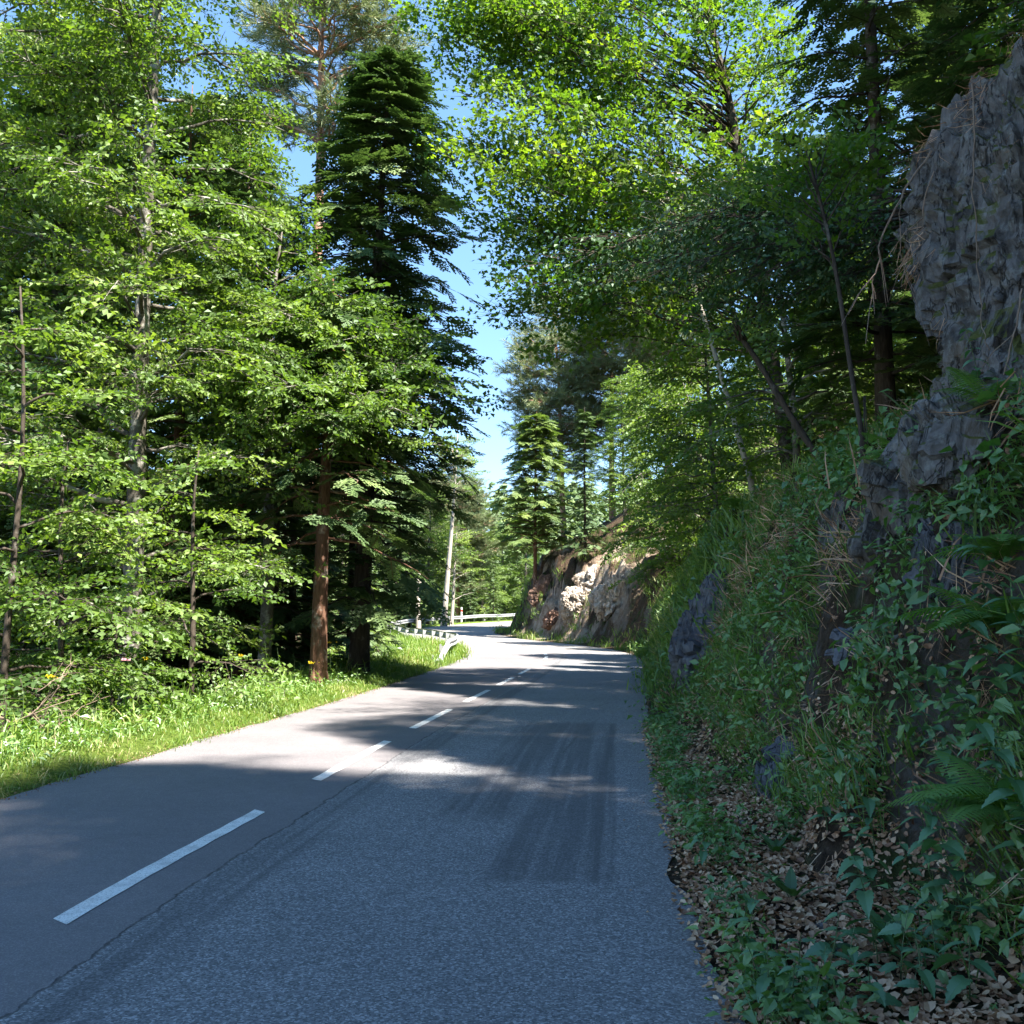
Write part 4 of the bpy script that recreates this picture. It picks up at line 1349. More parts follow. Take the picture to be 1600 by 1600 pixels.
RK = [(7, 1450, 730, (.8, 1.4, 1.3), 'rock', 'grey rock face with roots hanging over it, below the tall cliff rock'),
      (18, 1530, 690, (.8, 1.2, 1.0), 'rock', 'broken rock ledge under the mossy block at the right picture edge'),
      (19, 1400, 830, (.6, .9, .8), 'rock', 'lower cracked rock ledge under the root covered face'),
      (8, 1315, 830, (.6, .9, 1.1), 'rock', 'narrow pale grey rock rib left of the root covered face'),
      (10, 1225, 1225, (.35, .5, .5), 'rock_dark', 'small dark rock poking out above the dead leaves'),
      (11, 1350, 1000, (.6, .9, .7), 'rock_dark', 'dark mossy rock low in the right bank'),
      (17, 1490, 870, (.7, 1.0, .8), 'rock_dark', 'dark overhung rock under the bramble shoots on the right'),
      (20, 1255, 960, (.6, .9, .9), 'rock', 'grey rock patch on the bank left of the dark mossy rock'),
      (9, 1115, 1000, (1.5, 1.9, 2.6), 'rock_dark', 'dark blue grey boulder wall standing beside the road edge'),
      (12, 955, 935, (3.0, 2.4, 2.8), 'rock_pale', 'pale sunlit rock face low on the far outcrop, right half'),
      (13, 900, 945, (3.0, 2.4, 2.8), 'rock_pale', 'pale sunlit rock with dark cracks in the middle of the far outcrop'),
      (14, 925, 905, (2.4, 2.2, 1.8), 'rock_pale', 'upper pale ledge of the far outcrop under the beech leaves'),
      (15, 848, 925, (2.6, 2.6, 3.0), 'rock_brown', 'brown broken rock at the left tip of the far outcrop'),
      (16, 868, 965, (1.8, 1.6, 1.4), 'rock_brown', 'small brown block at the foot of the far outcrop')]
for sd, u, v, size, mt, lab in RK:
    q = hp(u, v)
    sz = np.array(size)
    big = sd in (12, 13, 14, 15, 16)
    rock(sd, (q[0] + sz[0] * .16, q[1] + sz[1] * .20, q[2] - sz[2] * .08), size, mt, lab, (0, .22 if not big else .1, .1 if not big else .5), 'boulder' if sd == 9 else 'rock_outcrop', 'boulder' if sd == 9 else 'rock', res=46 if sd == 9 or big else 36, rough=.07 if not big else .14, cut=.80, ledge=.8 if not big else 1.1)

# ------------------------------------------------------------------ ground cover
def T_grass(seed, n=14, h=.30, spread=.10, w_=.006, lean=.5):
    g = np.random.default_rng(seed)
    v, f, m, r = [], [], [], []
    for k in range(n):
        b = np.array((g.normal(0, spread), g.normal(0, spread), -.02))
        a = g.uniform(0, 6.28); hh = h * g.uniform(.5, 1.2)
        d = np.array((math.cos(a), math.sin(a), 0)); l = g.uniform(.1, lean) * hh
        s = np.array((-d[1], d[0], 0)) * w_ * g.uniform(.7, 1.4)
        mid = b + d * l * .35 + np.array((0, 0, hh * .6)); e = b + d * l + np.array((0, 0, hh * (1 - .25 * l / hh)))
        n0 = len(v)
        v += [b - s, b + s, mid + s * .8, mid - s * .8, e]
        f += [(n0, n0 + 1, n0 + 2), (n0, n0 + 2, n0 + 3), (n0 + 3, n0 + 2, n0 + 4)]
        rn = g.normal(0, .15) + (.35 if g.random() < .08 else 0)
        m += [0] * 3; r += [rn] * 3
    return pack(v, f, m, r)
def T_herb(seed, n=10, h=.16, leaf=.05, spread=.07):
    g = np.random.default_rng(seed)
    v, f, m, r = [], [], [], []
    up = np.array((0, 0, 1.0))
    for k in range(n):
        a = g.uniform(0, 6.28)
        d = np.array((math.cos(a), math.sin(a), g.normal(.0, .35))); d /= np.linalg.norm(d)
        b = np.array((g.normal(0, spread), g.normal(0, spread), g.uniform(.15, 1) * h))
        s = np.cross(up + g.normal(0, .35, 3), d); s /= np.linalg.norm(s)
        l = leaf * g.uniform(.6, 1.3)
        leaf_quad(v, f, m, r, b, d, s, l, l * .55, g.uniform(0, .3), g.uniform(0, .3), g.normal(0, .15))
    for k in range(3):
        e = np.array((g.normal(0, spread), g.normal(0, spread), h))
        n0 = len(v); v += [np.array((.003, 0, -.02)), np.array((-.003, 0, -.02)), e]; f.append((n0, n0 + 1, n0 + 2)); m.append(0); r.append(-.2)
    return pack(v, f, m, r)
def T_herb_near(seed, n=9, h=.15, leaf=.052, spread=.07):
    g = np.random.default_rng(seed)
    v, f, m, r = [], [], [], []
    up = np.array((0, 0, 1.0))
    for k in range(n):
        a = g.uniform(0, 6.28)
        d = np.array((math.cos(a), math.sin(a), g.normal(.0, .35))); d /= np.linalg.norm(d)
        b = np.array((g.normal(0, spread), g.normal(0, spread), g.uniform(.15, 1) * h))
        s = np.cross(up + g.normal(0, .35, 3), d); s /= np.linalg.norm(s)
        q = np.cross(d, s); l = leaf * g.uniform(.5, 1.35); w_ = l * g.uniform(.42, .62)
        n0 = len(v); cu = g.uniform(.05, .35) * l
        v += [b, b + d * l * .30 + s * w_ * .5 + q * .18 * w_, b + d * l * .68 + s * w_ * .36 - q * cu * .3, b + d * l - q * cu, b + d * l * .68 - s * w_ * .36 - q * cu * .3, b + d * l * .30 - s * w_ * .5 + q * .18 * w_, b + d * l * .5 - q * cu * .1]
        rn = g.normal(0, .17)
        for i in range(6): f.append((n0 + 6, n0 + i, n0 + (i + 1) % 6)); m.append(0); r.append(rn)
    for k in range(3):
        e = np.array((g.normal(0, spread), g.normal(0, spread), h))
        n0 = len(v); v += [np.array((.003, 0, -.02)), np.array((-.003, 0, -.02)), e]; f.append((n0, n0 + 1, n0 + 2)); m.append(0); r.append(-.2)
    return pack(v, f, m, r)
def T_deadr(seed, l=.058):
    g = np.random.default_rng(seed)
    w_ = l * g.uniform(.5, .7); c = g.uniform(.1, .7) * l; tw = g.normal(0, .25) * l
    v = [np.array((l * x, w_ * y, c * (x * x * 2 + y * y * 1.2) + tw * x * y * 2)) for x, y in [(-.5, 0), (-.25, .42), (.15, .45), (.5, 0), (.15, -.45), (-.25, -.42), (0, 0)]]
    f = [(6, i, (i + 1) % 6) for i in range(6)]
    return pack(v, f, [0] * 6, [0] * 6)
def T_dead(seed, l=.06):
    g = np.random.default_rng(seed)
    v, f, m, r = [], [], [], []
    c = g.uniform(.2, .9) * l; tw = g.normal(0, .35) * l
    w_ = l * g.uniform(.5, .7)
    v = [np.array(q) for q in [(-l / 2, 0, c * .5), (0, w_ / 2, c * .4 + tw * .3), (l / 2, 0, c * .6 + tw), (0, -w_ / 2, c * .4 - tw * .3), (0, 0, 0)]]
    f = [(0, 4, 1), (1, 4, 2), (2, 4, 3), (3, 4, 0)]
    return pack(v, f, [0] * 4, [0] * 4)
def T_umbel(seed, n=10, h=.3, sz=.012, spread=.16):
    g = np.random.default_rng(seed)
    v, f, m, r = [], [], [], []
    for k in range(n):
        p = np.array((g.normal(0, spread), g.normal(0, spread), h * g.uniform(.6, 1)))
        for q in range(2):
            a = g.uniform(0, 6.28); d = np.array((math.cos(a), math.sin(a), g.normal(0, .4))) * sz; e = np.array((-d[1], d[0], g.normal(0, .4) * sz))
            n0 = len(v); v += [p - d, p + e, p + d, p - e]; f += [(n0, n0 + 1, n0 + 2), (n0, n0 + 2, n0 + 3)]; m += [0, 0]; r += [0, 0]
    return pack(v, f, m, r)

def scatter(n, xr, yr, seed, ok, slope_area=True):
    g = np.random.default_rng(seed)
    x = g.uniform(*xr, n); y = g.uniform(*yr, n)
    s, t_, k = road_st(x, y)
    ya = AX[k, 1]
    e = s - wR(ya); gl = -s - wL(ya)
    keep = ok(x, y, e, gl, g)
    x, y, e, gl = x[keep], y[keep], e[keep], gl[keep]
    nn = gnormal(x, y)
    if slope_area:
        wgt = np.minimum(1 / np.maximum(nn[:, 2], .16), 6) / 6
        kk = g.random(len(x)) < wgt
        x, y, nn, e, gl = x[kk], y[kk], nn[kk], e[kk], gl[kk]
    P = np.stack([x, y, ground(x, y)], 1)
    if xr[1] > 1:
        fr = np.ones(len(x), bool)
        for (cx, cy_, cz), r_ in FREE:
            fr &= ~((np.hypot(x - cx, y - cy_) < r_) | ((np.hypot(x - cx + .35, y - cy_ + .5) < r_ * .8) & (g.random(len(x)) < .8)))
        P, nn, e, gl = P[fr], nn[fr], e[fr], gl[fr]
    return P, nn, e, gl, g
def cover(name, label, mat, temps, P, nn, g, sc, upw=.5, jitter=.1, rn=None, flat=False):
    mb = MB()
    n = len(P)
    a = g.uniform(0, 6.28, n)
    F = np.stack([np.cos(a), np.sin(a), np.zeros(n)], 1)
    U = nn * (1 - upw) + np.array((0, 0, 1.0)) * upw + g.normal(0, jitter, (n, 3))
    U /= np.linalg.norm(U, axis=1)[:, None]
    F = F - U * (F * U).sum(1)[:, None]
    if rn is None: rn = .5 + .22 * fbm(P, .8, 2, 41) + g.normal(0, .06, n)
    pick = g.integers(0, len(temps), n)
    for i, T in enumerate(temps):
        k = pick == i
        if k.any(): bake(mb, T, P[k], F[k], U[k], np.broadcast_to(sc, (n,))[k], rnd=rn[k])
    o = mb.build(name, [M[mat]])
    return tag(o, label, kind='stuff')
GR = [T_grass(i) for i in range(5)]
GRw = [T_grass(20 + i, 12, .30, .10, .009, .8) for i in range(4)]
GRt = [T_grass(30 + i, 10, .26, .10, .0035, 1.3) for i in range(4)]
GRs = [T_grass(40 + i, 16, .24, .09, .0045, .9) for i in range(4)]
HB = [T_herb(i) for i in range(5)]
DL = [T_dead(i) for i in range(8)]
DLr = [T_deadr(i) for i in range(8)]
HBn = [T_herb_near(i) for i in range(5)] + [T_herb_near(9, 12, .10, .034, .06), T_herb_near(10, 7, .2, .075, .08)]
GRl = [T_grass(50 + i, 11, .16, .09, .007, 1.4) for i in range(4)]

xyz = lambda x, y: np.stack([x, y, x * 0], 1)
# left verge
P, nn, e, gl, g = scatter(20000, (-12, -1.5), (5, 36), 1, lambda x, y, e, gl, g: (gl > -.06) & (gl < 2.5 + .05 * y) & (g.random(len(x)) < np.clip(16 / y, .35, 1)) & ((gl < 1.3) | (g.random(len(x)) < .5)), False)
sc = (.55 + .75 * smooth(.2, 1.8, gl)) * g.uniform(.6, 1.25, len(P)) * np.interp(P[:, 1], [8, 30], [1, 1.7])
cover('verge_grass', 'bright green grass on the left verge in the sun', 'grass', GRl, P, nn, g, sc, .9, .25, rn=.5 + .35 * fbm(P, .9, 2, 41) + g.normal(0, .10, len(P)))
P, nn, e, gl, g = scatter(1600, (-12, -1.5), (5, 32), 31, lambda x, y, e, gl, g: (gl > 1.0) & (gl < 2.9) & (fbm(xyz(x, y), .9, 2, 8) > -.25), False)
cover('verge_tall_grass', 'taller seeding grass at the back of the left verge', 'grass', GRw, P, nn, g, 1.5 * g.uniform(.6, 1.3, len(P)), .9, .25)
P, nn, e, gl, g = scatter(3800, (-16, -1.5), (33, 72), 2, lambda x, y, e, gl, g: (gl > -.05) & (gl < 9), False)
cover('bank_grass', 'long sunlit grass on the bank behind the guardrail', 'grass', GRw, P, nn, g, 1.5 * g.uniform(.6, 1.1, len(P)), .9, .15)
P, nn, e, gl, g = scatter(3000, (-12, -1.5), (5, 30), 3, lambda x, y, e, gl, g: (gl > .5) & (gl < 2.6), False)
cover('verge_herbs', 'leafy weeds along the back of the left verge', 'herb', HB, P, nn, g, g.uniform(.8, 2.2, len(P)), .9, .15, rn=g.uniform(.5, 1, len(P)))
P, nn, e, gl, g = scatter(700, (-12, -1.5), (6, 26), 4, lambda x, y, e, gl, g: (gl > .3) & (gl < 1.7) & (fbm(xyz(x, y), .7, 2, 18) > 0), False)
cover('white_flowers', 'tiny white flowers sprinkled through the left verge grass', 'petal_w', [T_umbel(i, 6, .15, .010) for i in range(3)], P, nn, g, 1.0, 1, .05)
P, nn, e, gl, g = scatter(30000, (-6, -1), (5, 30), 5, lambda x, y, e, gl, g: (gl > -.14) & (gl < .10), False)
P[:, 2] = np.where(gl < 0, .008, np.maximum(P[:, 2], 0) + .01)
cover('needle_litter', 'reddish needle litter along the left road edge', 'dead', DL[:4], P, nn, g, .35, .5, .3, rn=g.uniform(.1, .5, len(P)))
# forest floor on the left, seen between trunks
P, nn, e, gl, g = scatter(2600, (-24, -4), (12, 50), 6, lambda x, y, e, gl, g: (gl > 2.3))
cover('undergrowth', 'low dark undergrowth on the shaded wood floor left of the road', 'herb', HB, P, nn, g, 3.0 * g.uniform(.6, 1.4, len(P)), 1, .15, rn=g.uniform(0, .5, len(P)))

# right bank
def patch(P, sc, sd): return fbm(P, sc, 3, sd)
xyz = lambda x, y: np.stack([x, y, x * 0], 1)
P, nn, e, gl, g = scatter(76000, (.8, 7), (3, 16), 7, lambda x, y, e, gl, g: (e > .02) & (e < 4.2))
n1 = patch(P * (1, 1, .8), .9, 61)
n2 = patch(P * (1, 1, .8), 1.3, 71)
bare_ = (patch(P, .75, 131) > .12) & (P[:, 1] > 5.5) & (e > 1.0)
strip_ = e < np.interp(P[:, 1], [3, 6, 9, 14], [1.2, 1.0, .8, .5])
edge_ = e < .32 + .10 * np.sin(P[:, 1] * 2.1)
# dead leaves: the flat strip and ledges
kd = ((~strip_) & (g.random(len(P)) < np.where(bare_, .6, np.where(n1 < .2, .35, .04))))
g2 = np.random.default_rng(70)
Ps, ns, es, _, _ = scatter(62000, (.7, 4), (3, 16), 77, lambda x, y, e, gl, g: (e > -.09 * g.random(len(x))) & (e < 1.5) & (e < np.interp(y, [3, 6, 9, 16], [1.5, 1.3, 1.1, .6])) & (g.random(len(x)) < np.interp(y, [3, 8, 16], [1, .8, .4])), False)
Pd = np.concatenate([P[kd], Ps]); nd = np.concatenate([nn[kd], ns])
reps = 1
Pd = np.concatenate([Pd + g2.normal(0, .05, Pd.shape) * (1, 1, 0) for _ in range(reps)])
nd = np.concatenate([nd] * reps)
Pd[:, 2] = ground(Pd[:, 0], Pd[:, 1]) + g2.uniform(.005, .035, len(Pd))
Pd[:, 2] = np.maximum(Pd[:, 2], g2.uniform(.005, .012, len(Pd)))
kk = road_st(Pd[:, 0], Pd[:, 1])[0] - wR(Pd[:, 1]) > -.12
Pd, nd = Pd[kk], nd[kk]
cover('dead_leaves', 'curled brown beech leaves lying along the foot of the right bank', 'dead', DLr, Pd, nd, g2, .9 * g2.uniform(.5, 1.25, len(Pd)), .3, .38, rn=np.clip(g2.normal(.52, .27, len(Pd)), 0, 1))
kh = ((edge_ & (n2 > np.where((P[:, 1] > 4.9) & (P[:, 1] < 8.2), .05, -.5))) & (g.random(len(P)) < .75)) | ((~strip_) & (n2 > -.15) & (g.random(len(P)) < .30)) | (strip_ & (n2 > .45) & (g.random(len(P)) < .2))
kh &= (~bare_) | (g.random(len(P)) < .34)
cover('bank_herbs', 'low leafy herbs growing over the right bank', 'herb', HBn, P[kh], nn[kh], g, g.uniform(.7, 1.6, kh.sum()) * np.interp(e[kh], [0, .4, 2], [.8, 1.0, 1.3]), .6, .25)
kg = (~strip_) & (n1 > -.15) & (g.random(len(P)) < .20)
kg &= (~bare_) | (g.random(len(P)) < .35)
cover('bank_tufts', 'thin grass tufts hanging on the right bank', 'grass', GRs, P[kg], nn[kg], g, g.uniform(.6, 1.3, kg.sum()), .55, .3, rn=g.uniform(0, .5, kg.sum()))
kt = (~strip_) & (g.random(len(P)) < np.where(bare_, .10, .03))
cover('dry_stalks', 'dry brown stalks and rootlets hanging on the right bank', 'dead', GRt, P[kt], nn[kt], g, g.uniform(.6, 1.5, kt.sum()), .1, .5, rn=g.uniform(.2, .9, kt.sum()))
P, nn, e, gl, g = scatter(30000, (1.5, 11), (14, 47), 8, lambda x, y, e, gl, g: (e > -.02) & (e < 4.6))
n1 = patch(P, .6, 61)
kg = (n1 > -.45) & (g.random(len(P)) < .50)
bare_ = patch(P, .5, 131) > .28
kg &= (~bare_) | (g.random(len(P)) < .12)
cover('slope_grass', 'fresh green grass covering the right slope above the dark boulder', 'grass', GRw, P[kg], nn[kg], g, g.uniform(.8, 1.5, kg.sum()) * 1.15, .6, .3, rn=np.clip(.36 + .4 * fbm(P[kg], .7, 2, 4), 0, .8))
kh = (g.random(len(P)) < .16)
cover('slope_herbs', 'small herbs between the grass of the right slope', 'herb', HB, P[kh], nn[kh], g, 1.8 * g.uniform(.7, 1.5, kh.sum()), .6, .3)
kd = (n1 < .1) & (g.random(len(P)) < .20)
cover('slope_litter', 'brown leaf litter and stalks between the grass of the right slope', 'dead', DL + GRt[:2], P[kd], nn[kd], g, 1.3, .3, .5, rn=g.uniform(.2, .9, kd.sum()))
P, nn, e, gl, g = scatter(9000, (-4, 12), (46, 80), 9, lambda x, y, e, gl, g: (e > -.02) & (e < 6))
kg = ((e < .9) | (patch(P, .4, 9) > .05)) & (g.random(len(P)) < .6)
cover('outcrop_grass', 'yellow green grass at the foot of the far outcrop', 'grass', GRw, P[kg], nn[kg], g, 1.3 * g.uniform(.8, 1.5, kg.sum()), .7, .3)

# rubble, crumbs of schist and matted roots on the bare parts of the bank
def T_stone(seed):
    g = np.random.default_rng(seed)
    v = np.array([(1, 0, 0), (-.4, .8, 0), (-.6, -.7, .1), (.1, .1, .75), (0, 0, -.5), (.5, .6, .3)]) * g.uniform(.6, 1.3, (6, 3)) * .04
    return pack(v, [(0, 5, 3), (5, 1, 3), (1, 2, 3), (2, 0, 3), (5, 0, 4), (1, 5, 4), (2, 1, 4), (0, 2, 4)], [0] * 8, [0] * 8)
def T_root(seed):
    g = np.random.default_rng(seed)
    v, f, m, r = [], [], [], []
    for k in range(7):
        p = np.array((g.normal(0, .05), g.normal(0, .05), 0)); d = np.array((g.normal(.7, .4), g.normal(0, .4), g.normal(.05, .12)))
        w_ = g.uniform(.0015, .004)
        rn = g.normal(0, .2)
        for i in range(5):
            d = d + g.normal(0, .28, 3) * (1, 1, .4); d /= np.linalg.norm(d); s_ = np.cross(d, (0, 0, 1.0)) * w_
            e = p + d * .045
            n0 = len(v); v += [p - s_, p + s_, e + s_ * .8, e - s_ * .8]; f += [(n0, n0 + 1, n0 + 2), (n0, n0 + 2, n0 + 3)]; m += [0, 0]; r += [rn, rn]
            p = e; w_ *= .85
    return pack(v, f, m, r)
P, nn, e, gl, g = scatter(30000, (1.2, 6), (4, 16), 107, lambda x, y, e, gl, g: (e > .5) & (e < 3.6))
bare_ = (patch(P, .75, 131) > .02)
ks = g.random(len(P)) < np.where(bare_, .16, .03)
cover('rubble', 'loose chips of grey schist on the bare parts of the right bank', 'rock', [T_stone(i) for i in range(6)], P[ks], nn[ks], g, g.uniform(.4, 1.8, ks.sum()), .2, .5)
kr = g.random(len(P)) < np.where(bare_, .16, .04)
Pr = P[kr] + nn[kr] * .02
mb = MB()
T_ = [T_root(i) for i in range(6)]
down = np.array((0, 0, -1.0)) - nn[kr] * (-nn[kr][:, 2:3]) + g.normal(0, .5, (kr.sum(), 3))
pk = g.integers(0, 6, len(Pr))
for i in range(6):
    k = pk == i
    bake(mb, T_[i], Pr[k], down[k], nn[kr][k], g.uniform(.5, 1.25, k.sum()), rnd=g.uniform(.0, .5, k.sum()))
tag(mb.build('rootlets', [M['dead']]), 'matted rootlets and thin dry stalks hanging down the right bank', kind='stuff')

# ------------------------------------------------------------------ nettles, ferns, docks: single plants with their own leaves
def leaf_shape(l, w_, teeth, droop=.35, fold=.18, heart=0.0):
    """serrated leaf from origin along +x"""
    n = teeth
    L_, R_ = [], []
    mid = []
    for i in range(n + 1):
        u = i / n
        ww = w_ / 2 * (math.sin(PI * min(1, (u * .93 + .07)) ** .62) ** .9 if u < 1 else 0)
        x = l * u
        z = -droop * l * u * u
        mid.append((x, 0, z))
        j = 1 + (.10 if i % 2 else -.10)
        xx = x - heart * l * (1 - u) ** 4
        L_.append((xx + (.02 * l if i % 2 else 0), ww * j, z + fold * ww)); R_.append((xx + (.02 * l if i % 2 else 0), -ww * j, z + fold * ww))
    v = mid + L_ + R_
    f = []
    m = n + 1
    for i in range(n):
        f += [(i, i + 1, m + i + 1), (i, m + i + 1, m + i), (i, 2 * m + i, 2 * m + i + 1), (i, 2 * m + i + 1, i + 1)]
    return v, f
def leaf_mesh(name, mat, rn=.5, pet=.0, **k):
    v, f = leaf_shape(**k)
    mb = MB()
    v = [(a + pet, b, c) for a, b, c in v]
    mb.add(v, f, 0, rn)
    if pet: mb.tube([(0, 0, 0), (pet, 0, 0)], .0018, 3, cap=False)
    return mb.mesh(name, [M[mat]])
NL = [leaf_mesh('leaf', 'nettle', .25 * i, .02, l=.085 + .012 * i, w_=.055 + .006 * i, teeth=12, droop=.2 + .12 * i, fold=.2, heart=.08) for i in range(4)]
def nettle(x, y, h, lean, label, n=None, s=1.0, name='nettle_plant', meshes=None, rz=0, group='nettles on the right bank', dz=0):
    g = np.random.default_rng(int(abs(x * 1000 + y * 777)) % 99991)
    z = gz(x, y) + dz
    root = thing(name, (x, y, z), label, 'nettle' if name == 'nettle_plant' else 'herb', group, rz)
    pts = np.array([(lean[0] * u * u, lean[1] * u * u, h * u - .03) for u in np.linspace(0, 1, 7)])
    m = MB(); m.tube(pts, np.linspace(.0035, .0015, 7), 4); m.build('stem', [M['stem']], root)
    n = n or int(h / .075)
    meshes = meshes or NL
    for k in range(n):
        u = .22 + .78 * (k + .5) / n
        p = np.array([np.interp(u, np.linspace(0, 1, 7), pts[:, i]) for i in range(3)])
        a0 = (k % 2) * PI / 2 + g.normal(0, .25)
        for q in (0, PI):
            sc = s * (1.0 - .55 * max(0, u - .45) / .55) * g.uniform(.85, 1.2)
            link_mesh('leaf', meshes[g.integers(0, len(meshes))], root, loc=p, rot=(g.normal(0, .2), g.uniform(-.25, .35) - .5 * max(0, u - .7), a0 + q), scale=sc)
    return root
# big stalks at the right picture edge, in front of the bank
nettle(2.25, 4.45, 1.05, (-.55, -.25), 'long dark nettle stalk leaning left with big drooping leaves, at the right picture edge', s=1.25)
nettle(2.05, 4.05, .62, (.05, -.05), 'large leaved nettle in the lower right corner', s=1.45)
nettle(2.55, 5.0, 1.0, (-.45, -.2), 'slanting nettle stalk behind the long one at the right picture edge', s=1.15)
nettle(2.35, 5.5, .8, (-.35, -.1), 'nettle with narrow leaves left of the slanting stalks', s=1.0)
nettle(1.62, 4.75, .5, (-.1, -.05), 'dark nettle standing over the leaf litter right of the large leaved dock', s=1.25)
nettle(2.0, 4.7, .7, (-.2, -.1), 'bushy nettle between the lower right corner and the bright fern', s=1.35)
nettle(1.95, 5.7, .6, (-.2, -.1), 'broad leaved nettle at the bank foot behind the leaf litter', s=1.2)
nettle(2.55, 5.35, .75, (-.3, -.1), 'tall nettle on the bank left of the hanging fern', s=1.2)
nettle(1.80, 4.2, .42, (.02, 0), 'low nettle between the brown leaves near the lower right corner', s=1.1)
i = 0
gq = random.Random(11)
NW = ['lowest nettle at the lower picture edge, beside the asphalt', 'nettle beside the asphalt, left of the clump centre', 'nettle in the middle of the lower clump beside the road', 'tall nettle at the back of the lower clump', 'nettle at the right end of the lower clump',
      'small nettle between clump and road edge', 'nettle in front of the dock leaves', 'nettle right behind the lower clump', 'bushy nettle at the bottom of the picture', 'nettle bent towards the road in the lower clump', 'pale topped nettle in the lower clump', 'nettle beside the dead leaves in the lower clump',
      'short nettle at the front of the lower clump', 'nettle leaning right in the lower clump']
for k, (u, v, d) in enumerate([(1150, 1590, 4.3), (1190, 1560, 4.45), (1230, 1570, 4.35), (1260, 1530, 4.6), (1330, 1560, 4.5), (1140, 1540, 4.5), (1290, 1600, 4.2), (1240, 1500, 4.8), (1180, 1610, 4.15), (1120, 1500, 4.8), (1300, 1520, 4.65), (1360, 1600, 4.2), (1210, 1620, 4.1), (1380, 1540, 4.5)]):
    x = (u - 800) / 1600 * d * 1.1
    x = max(x, .98)
    nettle(x, d, gq.uniform(.22, .36), (gq.uniform(-.06, .06), gq.uniform(-.05, .05)), NW[k], s=gq.uniform(.85, 1.1))
NE = ['nettle by the broken asphalt edge', 'second nettle from the broken asphalt edge', 'nettle by the road edge further ahead', 'small clump nettle at the road edge', 'leafy nettle at the road edge below the grey rock', 'nettle above the leaf litter strip', 'tall nettle at the foot of the bank behind the litter', 'nettle at the foot of the bank left of the fern', 'nettle with light tip on the bank foot', 'nettle under the bright fern', 'nettle leaning over the brown leaves from the right', 'nettle on the bank above the bright fern', 'slim nettle on the bank under the rocks', 'nettle on the bank right of the mossy rock',
      'nettle high on the bank at the right picture edge', 'big leaved nettle half way up the bank edge', 'nettle left of the maple seedling', 'nettle below the maple seedling']
for k, (x, y, h) in enumerate([(1.22, 6.6, .28), (1.30, 6.9, .24), (1.45, 8.6, .26), (1.55, 9.6, .28), (1.25, 5.6, .24), (1.95, 6.5, .4), (2.1, 6.1, .6), (2.25, 5.7, .5), (2.0, 5.2, .5), (2.3, 4.9, .4), (1.95, 4.8, .5), (2.6, 5.6, .6), (2.75, 6.6, .6), (2.9, 6.2, .6), (2.75, 4.95, .5), (2.65, 4.6, .6), (2.3, 7.5, .4), (2.45, 7.1, .4)]):
    nettle(x, y, h, (-.25 * h, -.2 * h), NE[k], s=.75 + .3 * h)
# dock plants
DK = [leaf_mesh('leaf', 'gloss', .3 + .3 * i, .07, l=.20, w_=.078, teeth=14, droop=.25 + .2 * i, fold=.12) for i in range(3)]
for x, y, s, lab in [(1.52, 5.75, 1.0, 'dock with upright oval leaves standing in the brown leaf litter'), (1.72, 4.85, 1.15, 'large leaved dock at the edge of the leaf litter, behind the nettle clump'), (1.72, 6.9, .9, 'dock with flat lying leaves below the small grey rock'), (1.95, 7.2, .8, 'dock at the back of the leaf litter strip')]:
    r = thing('dock_plant', (x, y, gz(x, y)), lab, 'dock', 'docks in the leaf litter')
    g = np.random.default_rng(int(x * 100))
    for k in range(7):
        link_mesh('leaf', DK[k % 3], r, rot=(g.normal(0, .2), -g.uniform(.35, 1.15), k * .9 + g.uniform(0, .5)), scale=s * g.uniform(.7, 1.1))
# ferns
def frond_mesh(seed, L=.6, arch=.5):
    g = np.random.default_rng(seed)
    mb = MB()
    n = 24
    pts = [np.array((L * u * .92, 0, L * (.55 * u - arch * 1.1 * u * u))) for u in np.linspace(0, 1, n + 1)]
    mb.tube(pts[::3], np.linspace(.003, .001, len(pts[::3])), 3, 0, .2, cap=False)
    for i in range(2, n):
        u = i / n
        w_ = L * .30 * math.sin(PI * min(1, u * .86 + .12)) ** .8 * (1.05 - .35 * u)
        t_ = pts[i + 1] - pts[i]; t_ /= np.linalg.norm(t_)
        for sd in (1, -1):
            d = np.array((.30, sd, -.10)); d /= np.linalg.norm(d)
            q = np.cross(d, np.array((0, 0, 1.0)))
            k = 6
            hw = L * .018
            v = []; f = []
            for j in range(k + 1):
                uu = j / k
                c = pts[i] + d * w_ * uu - np.array((0, 0, .18 * w_ * uu * uu))
                hh = hw * (1 - uu) ** .6
                jj = 1.25 if j % 2 else .75
                v += [c + t_ * hh * jj, c - t_ * hh * jj]
            for j in range(k):
                a = 2 * j; f += [(a, a + 1, a + 3), (a, a + 3, a + 2)]
            mb.add(v, f, 0, float(np.clip(.5 + g.normal(0, .12), 0, 1)))
    return mb.mesh('frond', [M['fern']])
FR = [frond_mesh(i, .62, .35 + .12 * i) for i in range(3)]
